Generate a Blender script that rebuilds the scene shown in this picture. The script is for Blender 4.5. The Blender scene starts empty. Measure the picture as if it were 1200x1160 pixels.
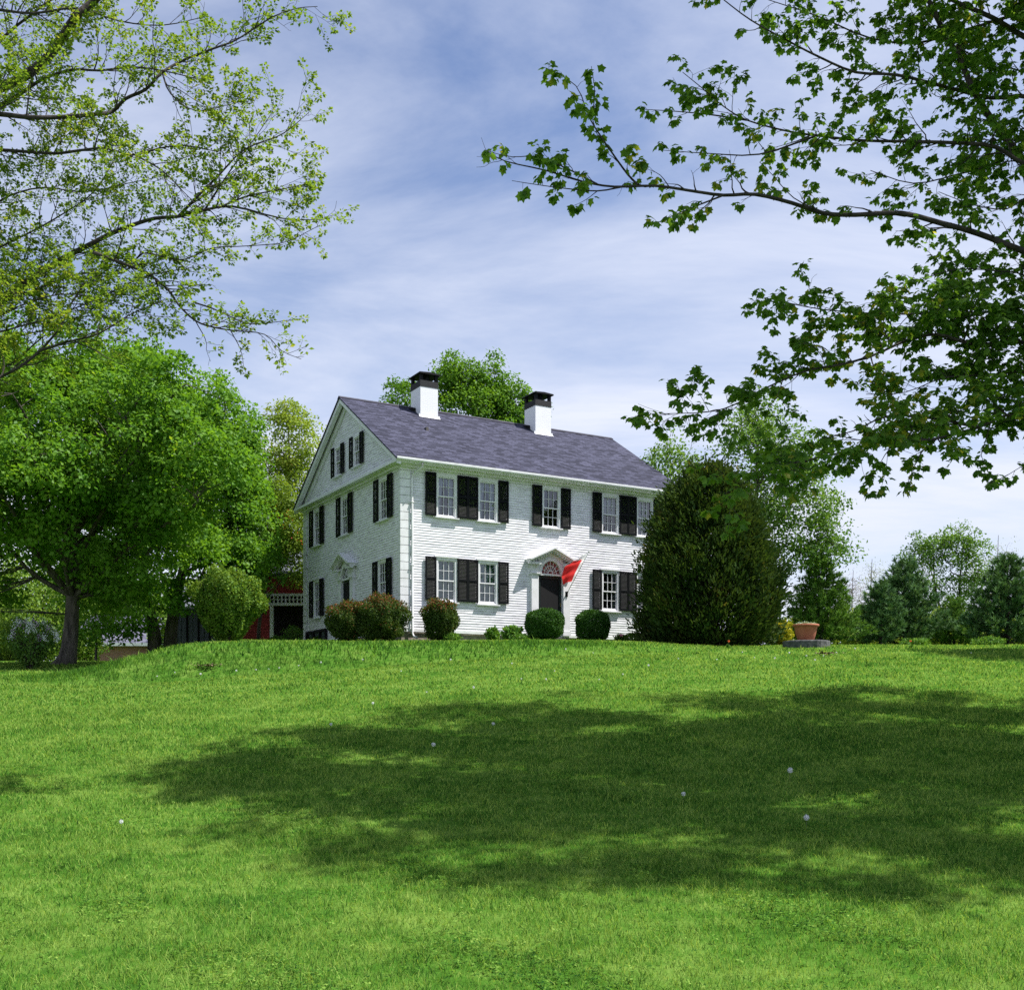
import bpy, math, random
import numpy as np
from mathutils import Matrix, Vector

rad = math.radians
scene = bpy.context.scene
col = scene.collection
rng = np.random.default_rng(7)
random.seed(7)

# ------------------------------------------------------------------ camera, sky, sun, exposure
# the eye is the origin, +Y looks at the house, +Z is up; lawn in front lies 1.6 m below the eye
F, HOR = 1253.0, 830.0
cam = bpy.data.cameras.new("camera")
cam.sensor_width = 36.0
cam.lens = 36.0 * F / 1200.0
cam.shift_y = (HOR - 580.0) / 1200.0
cam.clip_start = 0.1
cam.clip_end = 5000
camo = bpy.data.objects.new("camera", cam)
camo.rotation_euler = (rad(90), 0, 0)
col.objects.link(camo)
scene.camera = camo

SUN_EL = rad(62)
SUN_AZ = math.atan2(0.99, -0.12)           # clockwise from +Y
sun_dir = Vector((math.sin(SUN_AZ) * math.cos(SUN_EL), math.cos(SUN_AZ) * math.cos(SUN_EL), math.sin(SUN_EL)))
sl = bpy.data.lights.new("sun", 'SUN')
sl.energy = 4.6
sl.angle = rad(0.53)
sl.color = (1.0, 0.965, 0.915)
so = bpy.data.objects.new("sun", sl)
so.rotation_euler = sun_dir.to_track_quat('Z', 'Y').to_euler()
so.location = (20, 0, 40)
col.objects.link(so)

world = bpy.data.worlds.new("World")
scene.world = world
world.use_nodes = True
wn, wl = world.node_tree.nodes, world.node_tree.links
wn.clear()
wout = wn.new('ShaderNodeOutputWorld')
wbg = wn.new('ShaderNodeBackground')
wbg.inputs['Strength'].default_value = 0.094
sky = wn.new('ShaderNodeTexSky')
sky.sky_type = 'NISHITA'
sky.sun_disc = False
sky.sun_elevation = SUN_EL
sky.sun_rotation = SUN_AZ
sky.air_density = 1.0
sky.dust_density = 0.6
sky.ozone_density = 2.5
tint = wn.new('ShaderNodeMixRGB'); tint.blend_type = 'MULTIPLY'; tint.inputs['Fac'].default_value = 1
tint.inputs['Color2'].default_value = (1.06, 0.96, 0.99, 1)
wl.new(sky.outputs['Color'], tint.inputs['Color1'])
tc = wn.new('ShaderNodeTexCoord')
sep = wn.new('ShaderNodeSeparateXYZ'); wl.new(tc.outputs['Generated'], sep.inputs[0])
zz = wn.new('ShaderNodeMath'); zz.operation = 'MAXIMUM'; zz.inputs[1].default_value = 0.0
wl.new(sep.outputs['Z'], zz.inputs[0])
za = wn.new('ShaderNodeMath'); za.operation = 'ADD'; za.inputs[1].default_value = 0.16
wl.new(zz.outputs[0], za.inputs[0])
def wmath(op, a, b=None, val=None):
    m = wn.new('ShaderNodeMath'); m.operation = op
    wl.new(a, m.inputs[0])
    if b is not None: wl.new(b, m.inputs[1])
    if val is not None: m.inputs[1].default_value = val
    return m.outputs[0]
cx = wmath('DIVIDE', sep.outputs['X'], za.outputs[0])
cy = wmath('DIVIDE', sep.outputs['Y'], za.outputs[0])
cmb = wn.new('ShaderNodeCombineXYZ'); wl.new(cx, cmb.inputs[0]); wl.new(cy, cmb.inputs[1])
mp = wn.new('ShaderNodeMapping'); mp.inputs['Rotation'].default_value = (0, 0, rad(-52)); mp.inputs['Scale'].default_value = (0.8, 1.7, 1)
mp.inputs['Location'].default_value = (0.3, 0.9, 0)
wl.new(cmb.outputs[0], mp.inputs['Vector'])
n1 = wn.new('ShaderNodeTexNoise'); n1.inputs['Scale'].default_value = 1.05; n1.inputs['Detail'].default_value = 9; n1.inputs['Roughness'].default_value = 0.60; n1.inputs['Distortion'].default_value = 0.35
wl.new(mp.outputs[0], n1.inputs['Vector'])
cr = wn.new('ShaderNodeValToRGB')
cr.color_ramp.elements[0].position = 0.37; cr.color_ramp.elements[0].color = (0, 0, 0, 1)
cr.color_ramp.elements[1].position = 0.72; cr.color_ramp.elements[1].color = (1, 1, 1, 1)
wl.new(n1.outputs['Fac'], cr.inputs[0])
low = wn.new('ShaderNodeMapRange'); low.inputs['From Min'].default_value = 0.02; low.inputs['From Max'].default_value = 0.46
low.inputs['To Min'].default_value = 0.80; low.inputs['To Max'].default_value = 0.0
wl.new(sep.outputs['Z'], low.inputs['Value'])
inv = wmath('SUBTRACT', cr.outputs[0], val=0.0)
mixa = wn.new('ShaderNodeMath'); mixa.operation = 'MULTIPLY_ADD'
mixa.inputs[1].default_value = 0.85
wl.new(inv, mixa.inputs[0]); wl.new(low.outputs[0], mixa.inputs[2]); mixa.use_clamp = True
cl = wn.new('ShaderNodeMixRGB'); cl.inputs['Color2'].default_value = (5.0, 5.3, 6.2, 1)
wl.new(mixa.outputs[0], cl.inputs['Fac']); wl.new(tint.outputs[0], cl.inputs['Color1'])
wl.new(cl.outputs[0], wbg.inputs['Color'])
wl.new(wbg.outputs[0], wout.inputs['Surface'])

scene.view_settings.view_transform = 'Standard'
scene.view_settings.look = 'None'
scene.view_settings.exposure = 0.86
scene.view_settings.gamma = 1
scene.render.engine = 'CYCLES'
scene.cycles.max_bounces = 6
scene.cycles.diffuse_bounces = 3
scene.cycles.glossy_bounces = 3
scene.cycles.transmission_bounces = 4
scene.cycles.transparent_max_bounces = 8
scene.cycles.caustics_reflective = False
scene.cycles.caustics_refractive = False
scene.cycles.use_denoising = False

def PX(px, py, d):
    return np.array([(px - 600) / F * d, d, (HOR - py) / F * d])

# ------------------------------------------------------------------ tags
def tag(o, label=None, cat=None, group=None, kind=None):
    if label: o['label'] = label
    if cat: o['category'] = cat
    if group: o['group'] = group
    if kind: o['kind'] = kind
    return o

def empty(name, loc, rz=0.0):
    o = bpy.data.objects.new(name, None)
    o.location = loc; o.rotation_euler = (0, 0, rz)
    o.empty_display_size = 0.3
    col.objects.link(o)
    return o

def link_mesh(name, me, parent=None, matrix=None):
    o = bpy.data.objects.new(name, me)
    col.objects.link(o)
    if parent is not None: o.parent = parent
    if matrix is not None: o.matrix_basis = matrix
    return o

def copy_tree(o, parent=None):
    c = o.copy(); col.objects.link(c); c.parent = parent
    for ch in list(o.children): copy_tree(ch, c)
    return c

# ------------------------------------------------------------------ materials
def new_mat(name):
    m = bpy.data.materials.new(name); m.use_nodes = True
    n = m.node_tree.nodes; n.clear()
    out = n.new('ShaderNodeOutputMaterial')
    return m, n, m.node_tree.links, out

def mat(name, c1, c2=None, scale=8.0, rough=0.6, bump=0.0, bscale=None, stretch=(1, 1, 1), metallic=0.0, ramp=(0.35, 0.7), spec=0.5, detail=5):
    m, n, l, out = new_mat(name)
    b = n.new('ShaderNodeBsdfPrincipled')
    b.inputs['Roughness'].default_value = rough
    b.inputs['Metallic'].default_value = metallic
    b.inputs['Specular IOR Level'].default_value = spec
    t = n.new('ShaderNodeTexCoord'); mpn = n.new('ShaderNodeMapping'); mpn.inputs['Scale'].default_value = stretch
    l.new(t.outputs['Object'], mpn.inputs[0])
    if c2 is not None:
        no = n.new('ShaderNodeTexNoise'); no.inputs['Scale'].default_value = scale; no.inputs['Detail'].default_value = detail; no.inputs['Roughness'].default_value = .65
        l.new(mpn.outputs[0], no.inputs['Vector'])
        r = n.new('ShaderNodeValToRGB'); r.color_ramp.elements[0].position = ramp[0]; r.color_ramp.elements[1].position = ramp[1]
        r.color_ramp.elements[0].color = (*c1, 1); r.color_ramp.elements[1].color = (*c2, 1)
        l.new(no.outputs['Fac'], r.inputs[0]); l.new(r.outputs[0], b.inputs['Base Color'])
    else:
        b.inputs['Base Color'].default_value = (*c1, 1)
    if bump:
        nb = n.new('ShaderNodeTexNoise'); nb.inputs['Scale'].default_value = bscale or scale * 3; nb.inputs['Detail'].default_value = 6
        l.new(mpn.outputs[0], nb.inputs['Vector'])
        bp = n.new('ShaderNodeBump'); bp.inputs['Strength'].default_value = bump; bp.inputs['Distance'].default_value = 0.03
        l.new(nb.outputs['Fac'], bp.inputs['Height']); l.new(bp.outputs[0], b.inputs['Normal'])
    l.new(b.outputs[0], out.inputs[0])
    return m

def leaf_mat(name, ca, cb, cc=None, transl=0.4, nscale=0.5, gloss=0.06, tboost=1.5):
    gloss *= .25
    """colour by a per-leaf random value and a slow change through the crown; partly lets light through"""
    m, n, l, out = new_mat(name)
    at = n.new('ShaderNodeAttribute'); at.attribute_name = 'rnd'
    r = n.new('ShaderNodeValToRGB')
    r.color_ramp.elements[0].color = (*ca, 1); r.color_ramp.elements[1].color = (*cb, 1)
    if cc is not None:
        e = r.color_ramp.elements.new(0.96); e.color = (*cb, 1)
        r.color_ramp.elements[2].color = (*cc, 1)
    t = n.new('ShaderNodeTexCoord'); no = n.new('ShaderNodeTexNoise'); no.inputs['Scale'].default_value = nscale; no.inputs['Detail'].default_value = 3
    l.new(t.outputs['Object'], no.inputs['Vector'])
    mr = n.new('ShaderNodeMapRange'); mr.inputs['From Min'].default_value = .3; mr.inputs['From Max'].default_value = .7; mr.inputs['To Min'].default_value = -.22; mr.inputs['To Max'].default_value = .22
    l.new(no.outputs['Fac'], mr.inputs['Value'])
    ad = n.new('ShaderNodeMath'); ad.operation = 'ADD'; l.new(at.outputs['Fac'], ad.inputs[0]); l.new(mr.outputs[0], ad.inputs[1])
    l.new(ad.outputs[0], r.inputs[0])
    d = n.new('ShaderNodeBsdfDiffuse'); l.new(r.outputs[0], d.inputs[0])
    tr = n.new('ShaderNodeBsdfTranslucent')
    tb = n.new('ShaderNodeMixRGB'); tb.blend_type = 'MULTIPLY'; tb.inputs[0].default_value = 1; tb.inputs[2].default_value = (tboost * 1.1, tboost, tboost * .5, 1)
    l.new(r.outputs[0], tb.inputs[1]); l.new(tb.outputs[0], tr.inputs[0])
    mx = n.new('ShaderNodeMixShader'); mx.inputs[0].default_value = transl
    l.new(d.outputs[0], mx.inputs[1]); l.new(tr.outputs[0], mx.inputs[2])
    if gloss > 0:
        g = n.new('ShaderNodeBsdfGlossy'); g.inputs['Roughness'].default_value = .5; g.inputs[0].default_value = (.9, .95, .9, 1)
        m2 = n.new('ShaderNodeMixShader'); m2.inputs[0].default_value = gloss
        l.new(mx.outputs[0], m2.inputs[1]); l.new(g.outputs[0], m2.inputs[2])
        l.new(m2.outputs[0], out.inputs[0])
    else:
        l.new(mx.outputs[0], out.inputs[0])
    return m

def siding_mat():
    m, n, l, out = new_mat('white_paint_siding')
    b = n.new('ShaderNodeBsdfPrincipled'); b.inputs['Roughness'].default_value = .55
    t = n.new('ShaderNodeTexCoord')
    mpn = n.new('ShaderNodeMapping'); mpn.inputs['Scale'].default_value = (1.3, 1.3, 9)
    l.new(t.outputs['Object'], mpn.inputs[0])
    no = n.new('ShaderNodeTexNoise'); no.inputs['Scale'].default_value = 1.5; no.inputs['Detail'].default_value = 8; no.inputs['Roughness'].default_value = .7
    l.new(mpn.outputs[0], no.inputs['Vector'])
    r = n.new('ShaderNodeValToRGB')
    r.color_ramp.elements[0].position = .33; r.color_ramp.elements[0].color = (.48, .46, .49, 1)
    r.color_ramp.elements[1].position = .52; r.color_ramp.elements[1].color = (.79, .785, .82, 1)
    e = r.color_ramp.elements.new(.75); e.color = (.84, .835, .88, 1)
    l.new(no.outputs['Fac'], r.inputs[0]); l.new(r.outputs[0], b.inputs['Base Color'])
    l.new(b.outputs[0], out.inputs[0])
    return m

def shingle_mat(name, c1, c2, cm):
    m, n, l, out = new_mat(name)
    b = n.new('ShaderNodeBsdfPrincipled'); b.inputs['Roughness'].default_value = .9; b.inputs['Specular IOR Level'].default_value = .2
    uv = n.new('ShaderNodeUVMap')
    br = n.new('ShaderNodeTexBrick')
    br.inputs['Color1'].default_value = (*c1, 1); br.inputs['Color2'].default_value = (*c2, 1); br.inputs['Mortar'].default_value = (*cm, 1)
    br.inputs['Scale'].default_value = 1; br.inputs['Mortar Size'].default_value = .010; br.inputs['Bias'].default_value = -.1
    br.inputs['Brick Width'].default_value = .30; br.inputs['Row Height'].default_value = .145
    br.offset = .37; br.offset_frequency = 2
    l.new(uv.outputs[0], br.inputs['Vector'])
    no = n.new('ShaderNodeTexNoise'); no.inputs['Scale'].default_value = 2.2; no.inputs['Detail'].default_value = 7
    l.new(uv.outputs[0], no.inputs['Vector'])
    r = n.new('ShaderNodeMapRange'); r.inputs['From Min'].default_value = .25; r.inputs['From Max'].default_value = .75; r.inputs['To Min'].default_value = .92; r.inputs['To Max'].default_value = 1.08
    l.new(no.outputs['Fac'], r.inputs['Value'])
    mu = n.new('ShaderNodeMixRGB'); mu.blend_type = 'MULTIPLY'; mu.inputs[0].default_value = 1
    l.new(br.outputs['Color'], mu.inputs[1]); l.new(r.outputs[0], mu.inputs[2])
    l.new(mu.outputs[0], b.inputs['Base Color'])
    bp = n.new('ShaderNodeBump'); bp.inputs['Strength'].default_value = .5; bp.inputs['Distance'].default_value = .02; bp.invert = True
    l.new(br.outputs['Fac'], bp.inputs['Height']); l.new(bp.outputs[0], b.inputs['Normal'])
    l.new(b.outputs[0], out.inputs[0])
    return m

def brick_mat(name, c1, c2, cm, w=.21, h=.075, bump=.4):
    m, n, l, out = new_mat(name)
    b = n.new('ShaderNodeBsdfPrincipled'); b.inputs['Roughness'].default_value = .8
    t = n.new('ShaderNodeTexCoord'); s = n.new('ShaderNodeSeparateXYZ'); l.new(t.outputs['Object'], s.inputs[0])
    a = n.new('ShaderNodeMath'); a.operation = 'ADD'; l.new(s.outputs[0], a.inputs[0]); l.new(s.outputs[1], a.inputs[1])
    c = n.new('ShaderNodeCombineXYZ'); l.new(a.outputs[0], c.inputs[0]); l.new(s.outputs[2], c.inputs[1])
    br = n.new('ShaderNodeTexBrick')
    br.inputs['Color1'].default_value = (*c1, 1); br.inputs['Color2'].default_value = (*c2, 1); br.inputs['Mortar'].default_value = (*cm, 1)
    br.inputs['Scale'].default_value = 1; br.inputs['Mortar Size'].default_value = .008; br.inputs['Brick Width'].default_value = w; br.inputs['Row Height'].default_value = h
    l.new(c.outputs[0], br.inputs['Vector'])
    l.new(br.outputs['Color'], b.inputs['Base Color'])
    bp = n.new('ShaderNodeBump'); bp.inputs['Strength'].default_value = bump; bp.inputs['Distance'].default_value = .01; bp.invert = True
    l.new(br.outputs['Fac'], bp.inputs['Height']); l.new(bp.outputs[0], b.inputs['Normal'])
    l.new(b.outputs[0], out.inputs[0])
    return m

def glass_mat():
    m, n, l, out = new_mat('window_glass')
    g = n.new('ShaderNodeBsdfGlossy'); g.inputs['Roughness'].default_value = 0.015; g.inputs[0].default_value = (.95, .97, 1, 1)
    no = n.new('ShaderNodeTexNoise'); no.inputs['Scale'].default_value = 1.7; no.inputs['Detail'].default_value = 1
    t = n.new('ShaderNodeTexCoord'); l.new(t.outputs['Object'], no.inputs['Vector'])
    bp = n.new('ShaderNodeBump'); bp.inputs['Strength'].default_value = .12; bp.inputs['Distance'].default_value = .05
    l.new(no.outputs['Fac'], bp.inputs['Height']); l.new(bp.outputs[0], g.inputs['Normal'])
    tr = n.new('ShaderNodeBsdfTransparent'); tr.inputs[0].default_value = (.86, .93, .92, 1)
    fr = n.new('ShaderNodeFresnel'); fr.inputs['IOR'].default_value = 1.5
    k = n.new('ShaderNodeMath'); k.operation = 'MULTIPLY_ADD'; k.inputs[1].default_value = 1.7; k.inputs[2].default_value = .04; k.use_clamp = True
    l.new(fr.outputs[0], k.inputs[0])
    mx = n.new('ShaderNodeMixShader'); l.new(k.outputs[0], mx.inputs[0]); l.new(tr.outputs[0], mx.inputs[1]); l.new(g.outputs[0], mx.inputs[2])
    l.new(mx.outputs[0], out.inputs[0])
    return m

M = {}
M['siding'] = siding_mat()
M['trim'] = mat('white_trim', (.68, .68, .69), (.82, .82, .84), 3, .5)
M['shutter'] = mat('black_shutter_paint', (.0025, .0035, .0042), (.006, .0075, .0085), 5, .6, spec=.12)
M['glass'] = glass_mat()
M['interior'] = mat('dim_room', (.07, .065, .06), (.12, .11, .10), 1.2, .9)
M['curtain'] = mat('white_curtain', (.42, .41, .50), (.58, .57, .66), 6, .9)
M['print'] = mat('patterned_curtain', (.015, .10, .115), (.13, .27, .22), 9, .9, ramp=(.42, .62), detail=2)
M['roof'] = shingle_mat('asphalt_shingles', (.024, .025, .042), (.076, .078, .122), (.018, .017, .026))
M['stone'] = mat('foundation_stone', (.16, .13, .11), (.36, .30, .26), 4, .9, bump=.5)
M['granite'] = mat('granite_slab', (.035, .038, .038), (.14, .14, .14), 9, .85, bump=.4, bscale=30)
M['whitebrick'] = brick_mat('white_painted_brick', (.82, .82, .84), (.78, .78, .80), (.72, .72, .74), bump=.1)
M['black'] = mat('black_metal', (.006, .006, .007), (.014, .013, .015), 8, .7, spec=.15)
M['blackbrick'] = brick_mat('black_painted_brick', (.008, .008, .010), (.014, .013, .016), (.006, .006, .007))
M['door'] = mat('dark_green_door', (.006, .014, .013), (.012, .022, .020), 5, .4)
M['screen'] = mat('insect_screen', (.009, .009, .010), (.016, .015, .016), 30, .7, spec=.2)
M['fan'] = mat('red_fanlight_pane', (.05, .012, .014), (.42, .12, .12), 9, .25, ramp=(.4, .6))  # the fanlight pane's own red, mottled from dark to pale
def cloth_mat(name, c):
    m, n, l, out = new_mat(name)
    d = n.new('ShaderNodeBsdfDiffuse'); d.inputs[0].default_value = (*c, 1); t = n.new('ShaderNodeBsdfTranslucent'); t.inputs[0].default_value = (*c, 1)
    x = n.new('ShaderNodeMixShader'); x.inputs[0].default_value = .45; l.new(d.outputs[0], x.inputs[1]); l.new(t.outputs[0], x.inputs[2]); l.new(x.outputs[0], out.inputs[0]); return m
M['flag_red'] = cloth_mat('red_flag_cloth', (.68, .050, .048))
M['flag_white'] = cloth_mat('white_flag_cloth', (.86, .86, .88))
M['brass'] = mat('brass', (.45, .32, .12), None, rough=.35, metallic=1)
M['terracotta'] = mat('terracotta', (.33, .095, .045), (.43, .15, .08), 7, .75)
M['soil'] = mat('soil', (.03, .02, .014), (.07, .05, .035), 20, 1, bump=.5)
M['redsiding'] = mat('red_barn_paint', (.30, .022, .03), (.42, .05, .05), 2.5, .7, stretch=(1, 1, 7))
M['slate'] = shingle_mat('grey_slate', (.10, .10, .14), (.20, .20, .26), (.07, .07, .09))
M['redbrick'] = brick_mat('red_brick', (.36, .14, .10), (.28, .10, .075), (.32, .26, .22))
M['greyboard'] = mat('grey_boards', (.085, .098, .12), (.15, .165, .195), 3, .8, stretch=(9, 9, .6))
M['bark'] = mat('grey_bark', (.030, .025, .021), (.16, .135, .115), 7, .95, bump=.9, bscale=14, stretch=(1, 1, .22))
M['barkdark'] = mat('dark_bark', (.016, .013, .011), (.06, .048, .040), 6, .95, bump=.7, bscale=20, stretch=(1, 1, .5))
M['barkmoss'] = mat('lichen_bark', (.022, .018, .014), (.13, .13, .06), 5, .95, bump=.7, bscale=16)
M['barkpale'] = mat('pale_bark', (.10, .085, .085), (.22, .19, .18), 6, .95)
M['stem'] = mat('green_stem', (.12, .15, .05), None, rough=.7)
M['fluff'] = mat('dandelion_fluff', (.80, .80, .82), None, rough=1)
M['tulip'] = mat('orange_petals', (.75, .09, .02), (.80, .20, .05), 9, .6)
M['pink'] = mat('pink_petals', (.75, .30, .38), None, rough=.6)
M['lilac'] = mat('white_lilac_petals', (.80, .79, .84), None, rough=.8)
M['purple'] = mat('purple_lilac_petals', (.33, .16, .40), None, rough=.8)
M['deadleaf'] = mat('dead_leaves', (.10, .07, .045), (.26, .18, .11), 12, 1, bump=.6)

# ------------------------------------------------------------------ mesh helpers
def np_mesh(name, V, Fc, mats, parent=None, attr=None, smooth=False, midx=None, matrix=None):
    """one mesh object from arrays: V (n,3), Fc (m,k)"""
    V = np.ascontiguousarray(V, dtype=np.float32); Fc = np.ascontiguousarray(Fc, dtype=np.int32)
    k = Fc.shape[1]
    me = bpy.data.meshes.new(name)
    me.vertices.add(len(V)); me.vertices.foreach_set('co', V.ravel())
    me.loops.add(Fc.size); me.loops.foreach_set('vertex_index', Fc.ravel())
    me.polygons.add(len(Fc))
    me.polygons.foreach_set('loop_start', np.arange(0, Fc.size, k, dtype=np.int32))
    me.polygons.foreach_set('loop_total', np.full(len(Fc), k, dtype=np.int32))
    if midx is not None: me.polygons.foreach_set('material_index', np.asarray(midx, dtype=np.int32))
    if smooth: me.polygons.foreach_set('use_smooth', np.ones(len(Fc), dtype=bool))
    if not isinstance(mats, (list, tuple)): mats = [mats]
    for m in mats: me.materials.append(m)
    if attr is not None:
        a = me.attributes.new('rnd', 'FLOAT', 'POINT'); a.data.foreach_set('value', np.ascontiguousarray(attr, dtype=np.float32))
    me.update(calc_edges=True)
    return link_mesh(name, me, parent, matrix)

class MB:
    def __init__(s): s.v = []; s.f = []; s.m = []; s.uv = None
    def add(s, vs, fs, mi=0):
        o = len(s.v); s.v += [tuple(float(c) for c in p) for p in vs]
        s.f += [tuple(i + o for i in f) for f in fs]; s.m += [mi] * len(fs)
    def box(s, x0, x1, y0, y1, z0, z1, mi=0):
        s.add([(x0, y0, z0), (x1, y0, z0), (x1, y1, z0), (x0, y1, z0), (x0, y0, z1), (x1, y0, z1), (x1, y1, z1), (x0, y1, z1)],
              [(3, 2, 1, 0), (4, 5, 6, 7), (0, 1, 5, 4), (1, 2, 6, 5), (2, 3, 7, 6), (3, 0, 4, 7)], mi)
    def prism(s, poly, axis, a0, a1, mi=0):
        """poly of 2-D points extruded along axis ('x': poly is (y,z); 'y': poly is (x,z); 'z': poly is (x,y))"""
        n = len(poly)
        def P(p, a): return (a, p[0], p[1]) if axis == 'x' else ((p[0], a, p[1]) if axis == 'y' else (p[0], p[1], a))
        vs = [P(p, a0) for p in poly] + [P(p, a1) for p in poly]
        fs = [tuple(range(n))[::-1], tuple(range(n, 2 * n))] + [(i, (i + 1) % n, n + (i + 1) % n, n + i) for i in range(n)]
        s.add(vs, fs, mi)
    def tube(s, P, R, k=8, mi=0, cap=True):
        P = [Vector(p) for p in P]; n = len(P)
        if not hasattr(R, '__len__'): R = [R] * n
        vs = []
        for i in range(n):
            t = (P[min(i + 1, n - 1)] - P[max(i - 1, 0)]).normalized()
            u = t.cross(Vector((0, 0, 1)) if abs(t.z) < .9 else Vector((1, 0, 0))).normalized(); w = t.cross(u)
            for j in range(k):
                a = 2 * math.pi * j / k
                vs.append(P[i] + R[i] * (math.cos(a) * u + math.sin(a) * w))
        fs = [(i * k + j, i * k + (j + 1) % k, (i + 1) * k + (j + 1) % k, (i + 1) * k + j) for i in range(n - 1) for j in range(k)]
        if cap: fs += [tuple(range(k))[::-1], tuple(range((n - 1) * k, n * k))]
        s.add(vs, fs, mi)
    def lathe(s, prof, c=(0, 0, 0), k=32, mi=0):
        vs = []
        for r, z in prof:
            for j in range(k):
                a = 2 * math.pi * j / k; vs.append((c[0] + r * math.cos(a), c[1] + r * math.sin(a), c[2] + z))
        n = len(prof)
        fs = [(i * k + j, i * k + (j + 1) % k, (i + 1) * k + (j + 1) % k, (i + 1) * k + j) for i in range(n - 1) for j in range(k)]
        s.add(vs, fs, mi)
    def build(s, name, mats, parent=None, matrix=None, smooth=False, dz=0.0):
        me = bpy.data.meshes.new(name)
        me.from_pydata([(x, y, z - dz) for x, y, z in s.v], [], s.f)
        if not isinstance(mats, (list, tuple)): mats = [mats]
        for m in mats: me.materials.append(m)
        me.polygons.foreach_set('material_index', s.m)
        if smooth: me.polygons.foreach_set('use_smooth', [True] * len(s.f))
        me.update()
        return link_mesh(name, me, parent, matrix)

# ------------------------------------------------------------------ terrain
def sst(a, b, x):
    t = np.clip((x - a) / (b - a), 0, 1); return t * t * (3 - 2 * t)
_dL = [-50, 0, 6, 10, 15, 20, 28, 36, 45, 60, 100, 3000]
_hL = [-1.7, -1.68, -1.6, -1.28, -.80, -.25, .72, 1.50, 2.0, 2.4, 3.0, 3.5]
_dR = [-50, 0, 6, 10, 15, 20, 25, 30, 33, 36, 40, 45, 60, 100, 3000]
_hR = [-1.7, -1.68, -1.6, -1.25, -.68, .02, .78, 1.52, 1.86, 2.08, 2.33, 2.62, 3.3, 3.5, 3.5]
_dP = [0, 30, 34, 37.3, 42, 50, 70, 3000]
_hP = [1.75, 1.85, 2.09, 2.36, 2.62, 2.85, 3.0, 3.0]
_pd = np.linspace(-50, 120, 3401)
def _smooth(d, h, w):
    y = np.interp(_pd, d, h); k = np.hanning(w); k /= k.sum()
    yp = np.pad(y, (w // 2, w // 2), mode='edge'); return np.convolve(yp, k, mode='valid')[:len(_pd)]
_sL, _sR, _sP = _smooth(_dL, _hL, 101), _smooth(_dR, _hR, 101), _smooth(_dP, _hP, 61)
def _ramp(t):
    t = np.clip(t, 0, 1); return .7 * np.sin(t * np.pi / 2) + .3 * t * t * (3 - 2 * t)
def ground(x, y):
    x = np.asarray(x, float); y = np.asarray(y, float)
    yc = np.clip(y, -50, 119)
    l = np.interp(yc, _pd, _sL); r = np.interp(yc, _pd, _sR); p = np.interp(yc, _pd, _sP)
    t = sst(-12, 1.5, x)
    b = l * (1 - t) + r * t
    edge = x + .35 * np.sin(y * .35)
    m = sst(-13.4, -9.2, edge) * _ramp((y + .25 * np.sin(x * .8) - 27.9 - .25 * np.clip(x + 11, 0, 14)) / 3.4) * (1 - sst(2.5, 7.5, x))
    g = b + np.maximum(p - b, 0) * m
    g = g - .16 * np.exp(-((y - 27.6 - .25 * np.clip(x + 11, 0, 14)) / .9) ** 2) * sst(-14, -10, x) * (1 - sst(1, 6, x))
    g = g + .022 * np.sin(x * 1.1 + .7 * np.sin(y * .9)) * np.sin(y * .83 + 1.3) + .012 * np.sin(x * 2.7 + y * 1.9)
    return g
def gz(x, y): return float(ground(x, y))
def on_ground(px, py):
    """where the line of sight through a picture point meets the lawn"""
    d = np.arange(5, 60, .05); X = (px - 600) / F * d; z = (HOR - py) / F * d
    h = ground(X, d); i = np.argmax(h >= z) if (h >= z).any() else -1
    return float(X[i]), float(d[i]), float(h[i])

xs = np.unique(np.concatenate([np.linspace(-40, 40, 161), np.linspace(-1500, -40, 30), np.linspace(40, 1500, 30)]))
ys = np.unique(np.concatenate([np.linspace(-30, 4, 18), np.linspace(4, 60, 141), np.linspace(60, 120, 25), np.linspace(120, 3000, 24)]))
GX, GY = np.meshgrid(xs, ys)
GZ = ground(GX, GY)
V = np.stack([GX.ravel(), GY.ravel(), GZ.ravel()], 1)
nx = len(xs); ii, jj = np.meshgrid(np.arange(nx - 1), np.arange(len(ys) - 1)); b0 = (jj * nx + ii).ravel()
Fg = np.stack([b0, b0 + 1, b0 + nx + 1, b0 + nx], 1)

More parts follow.
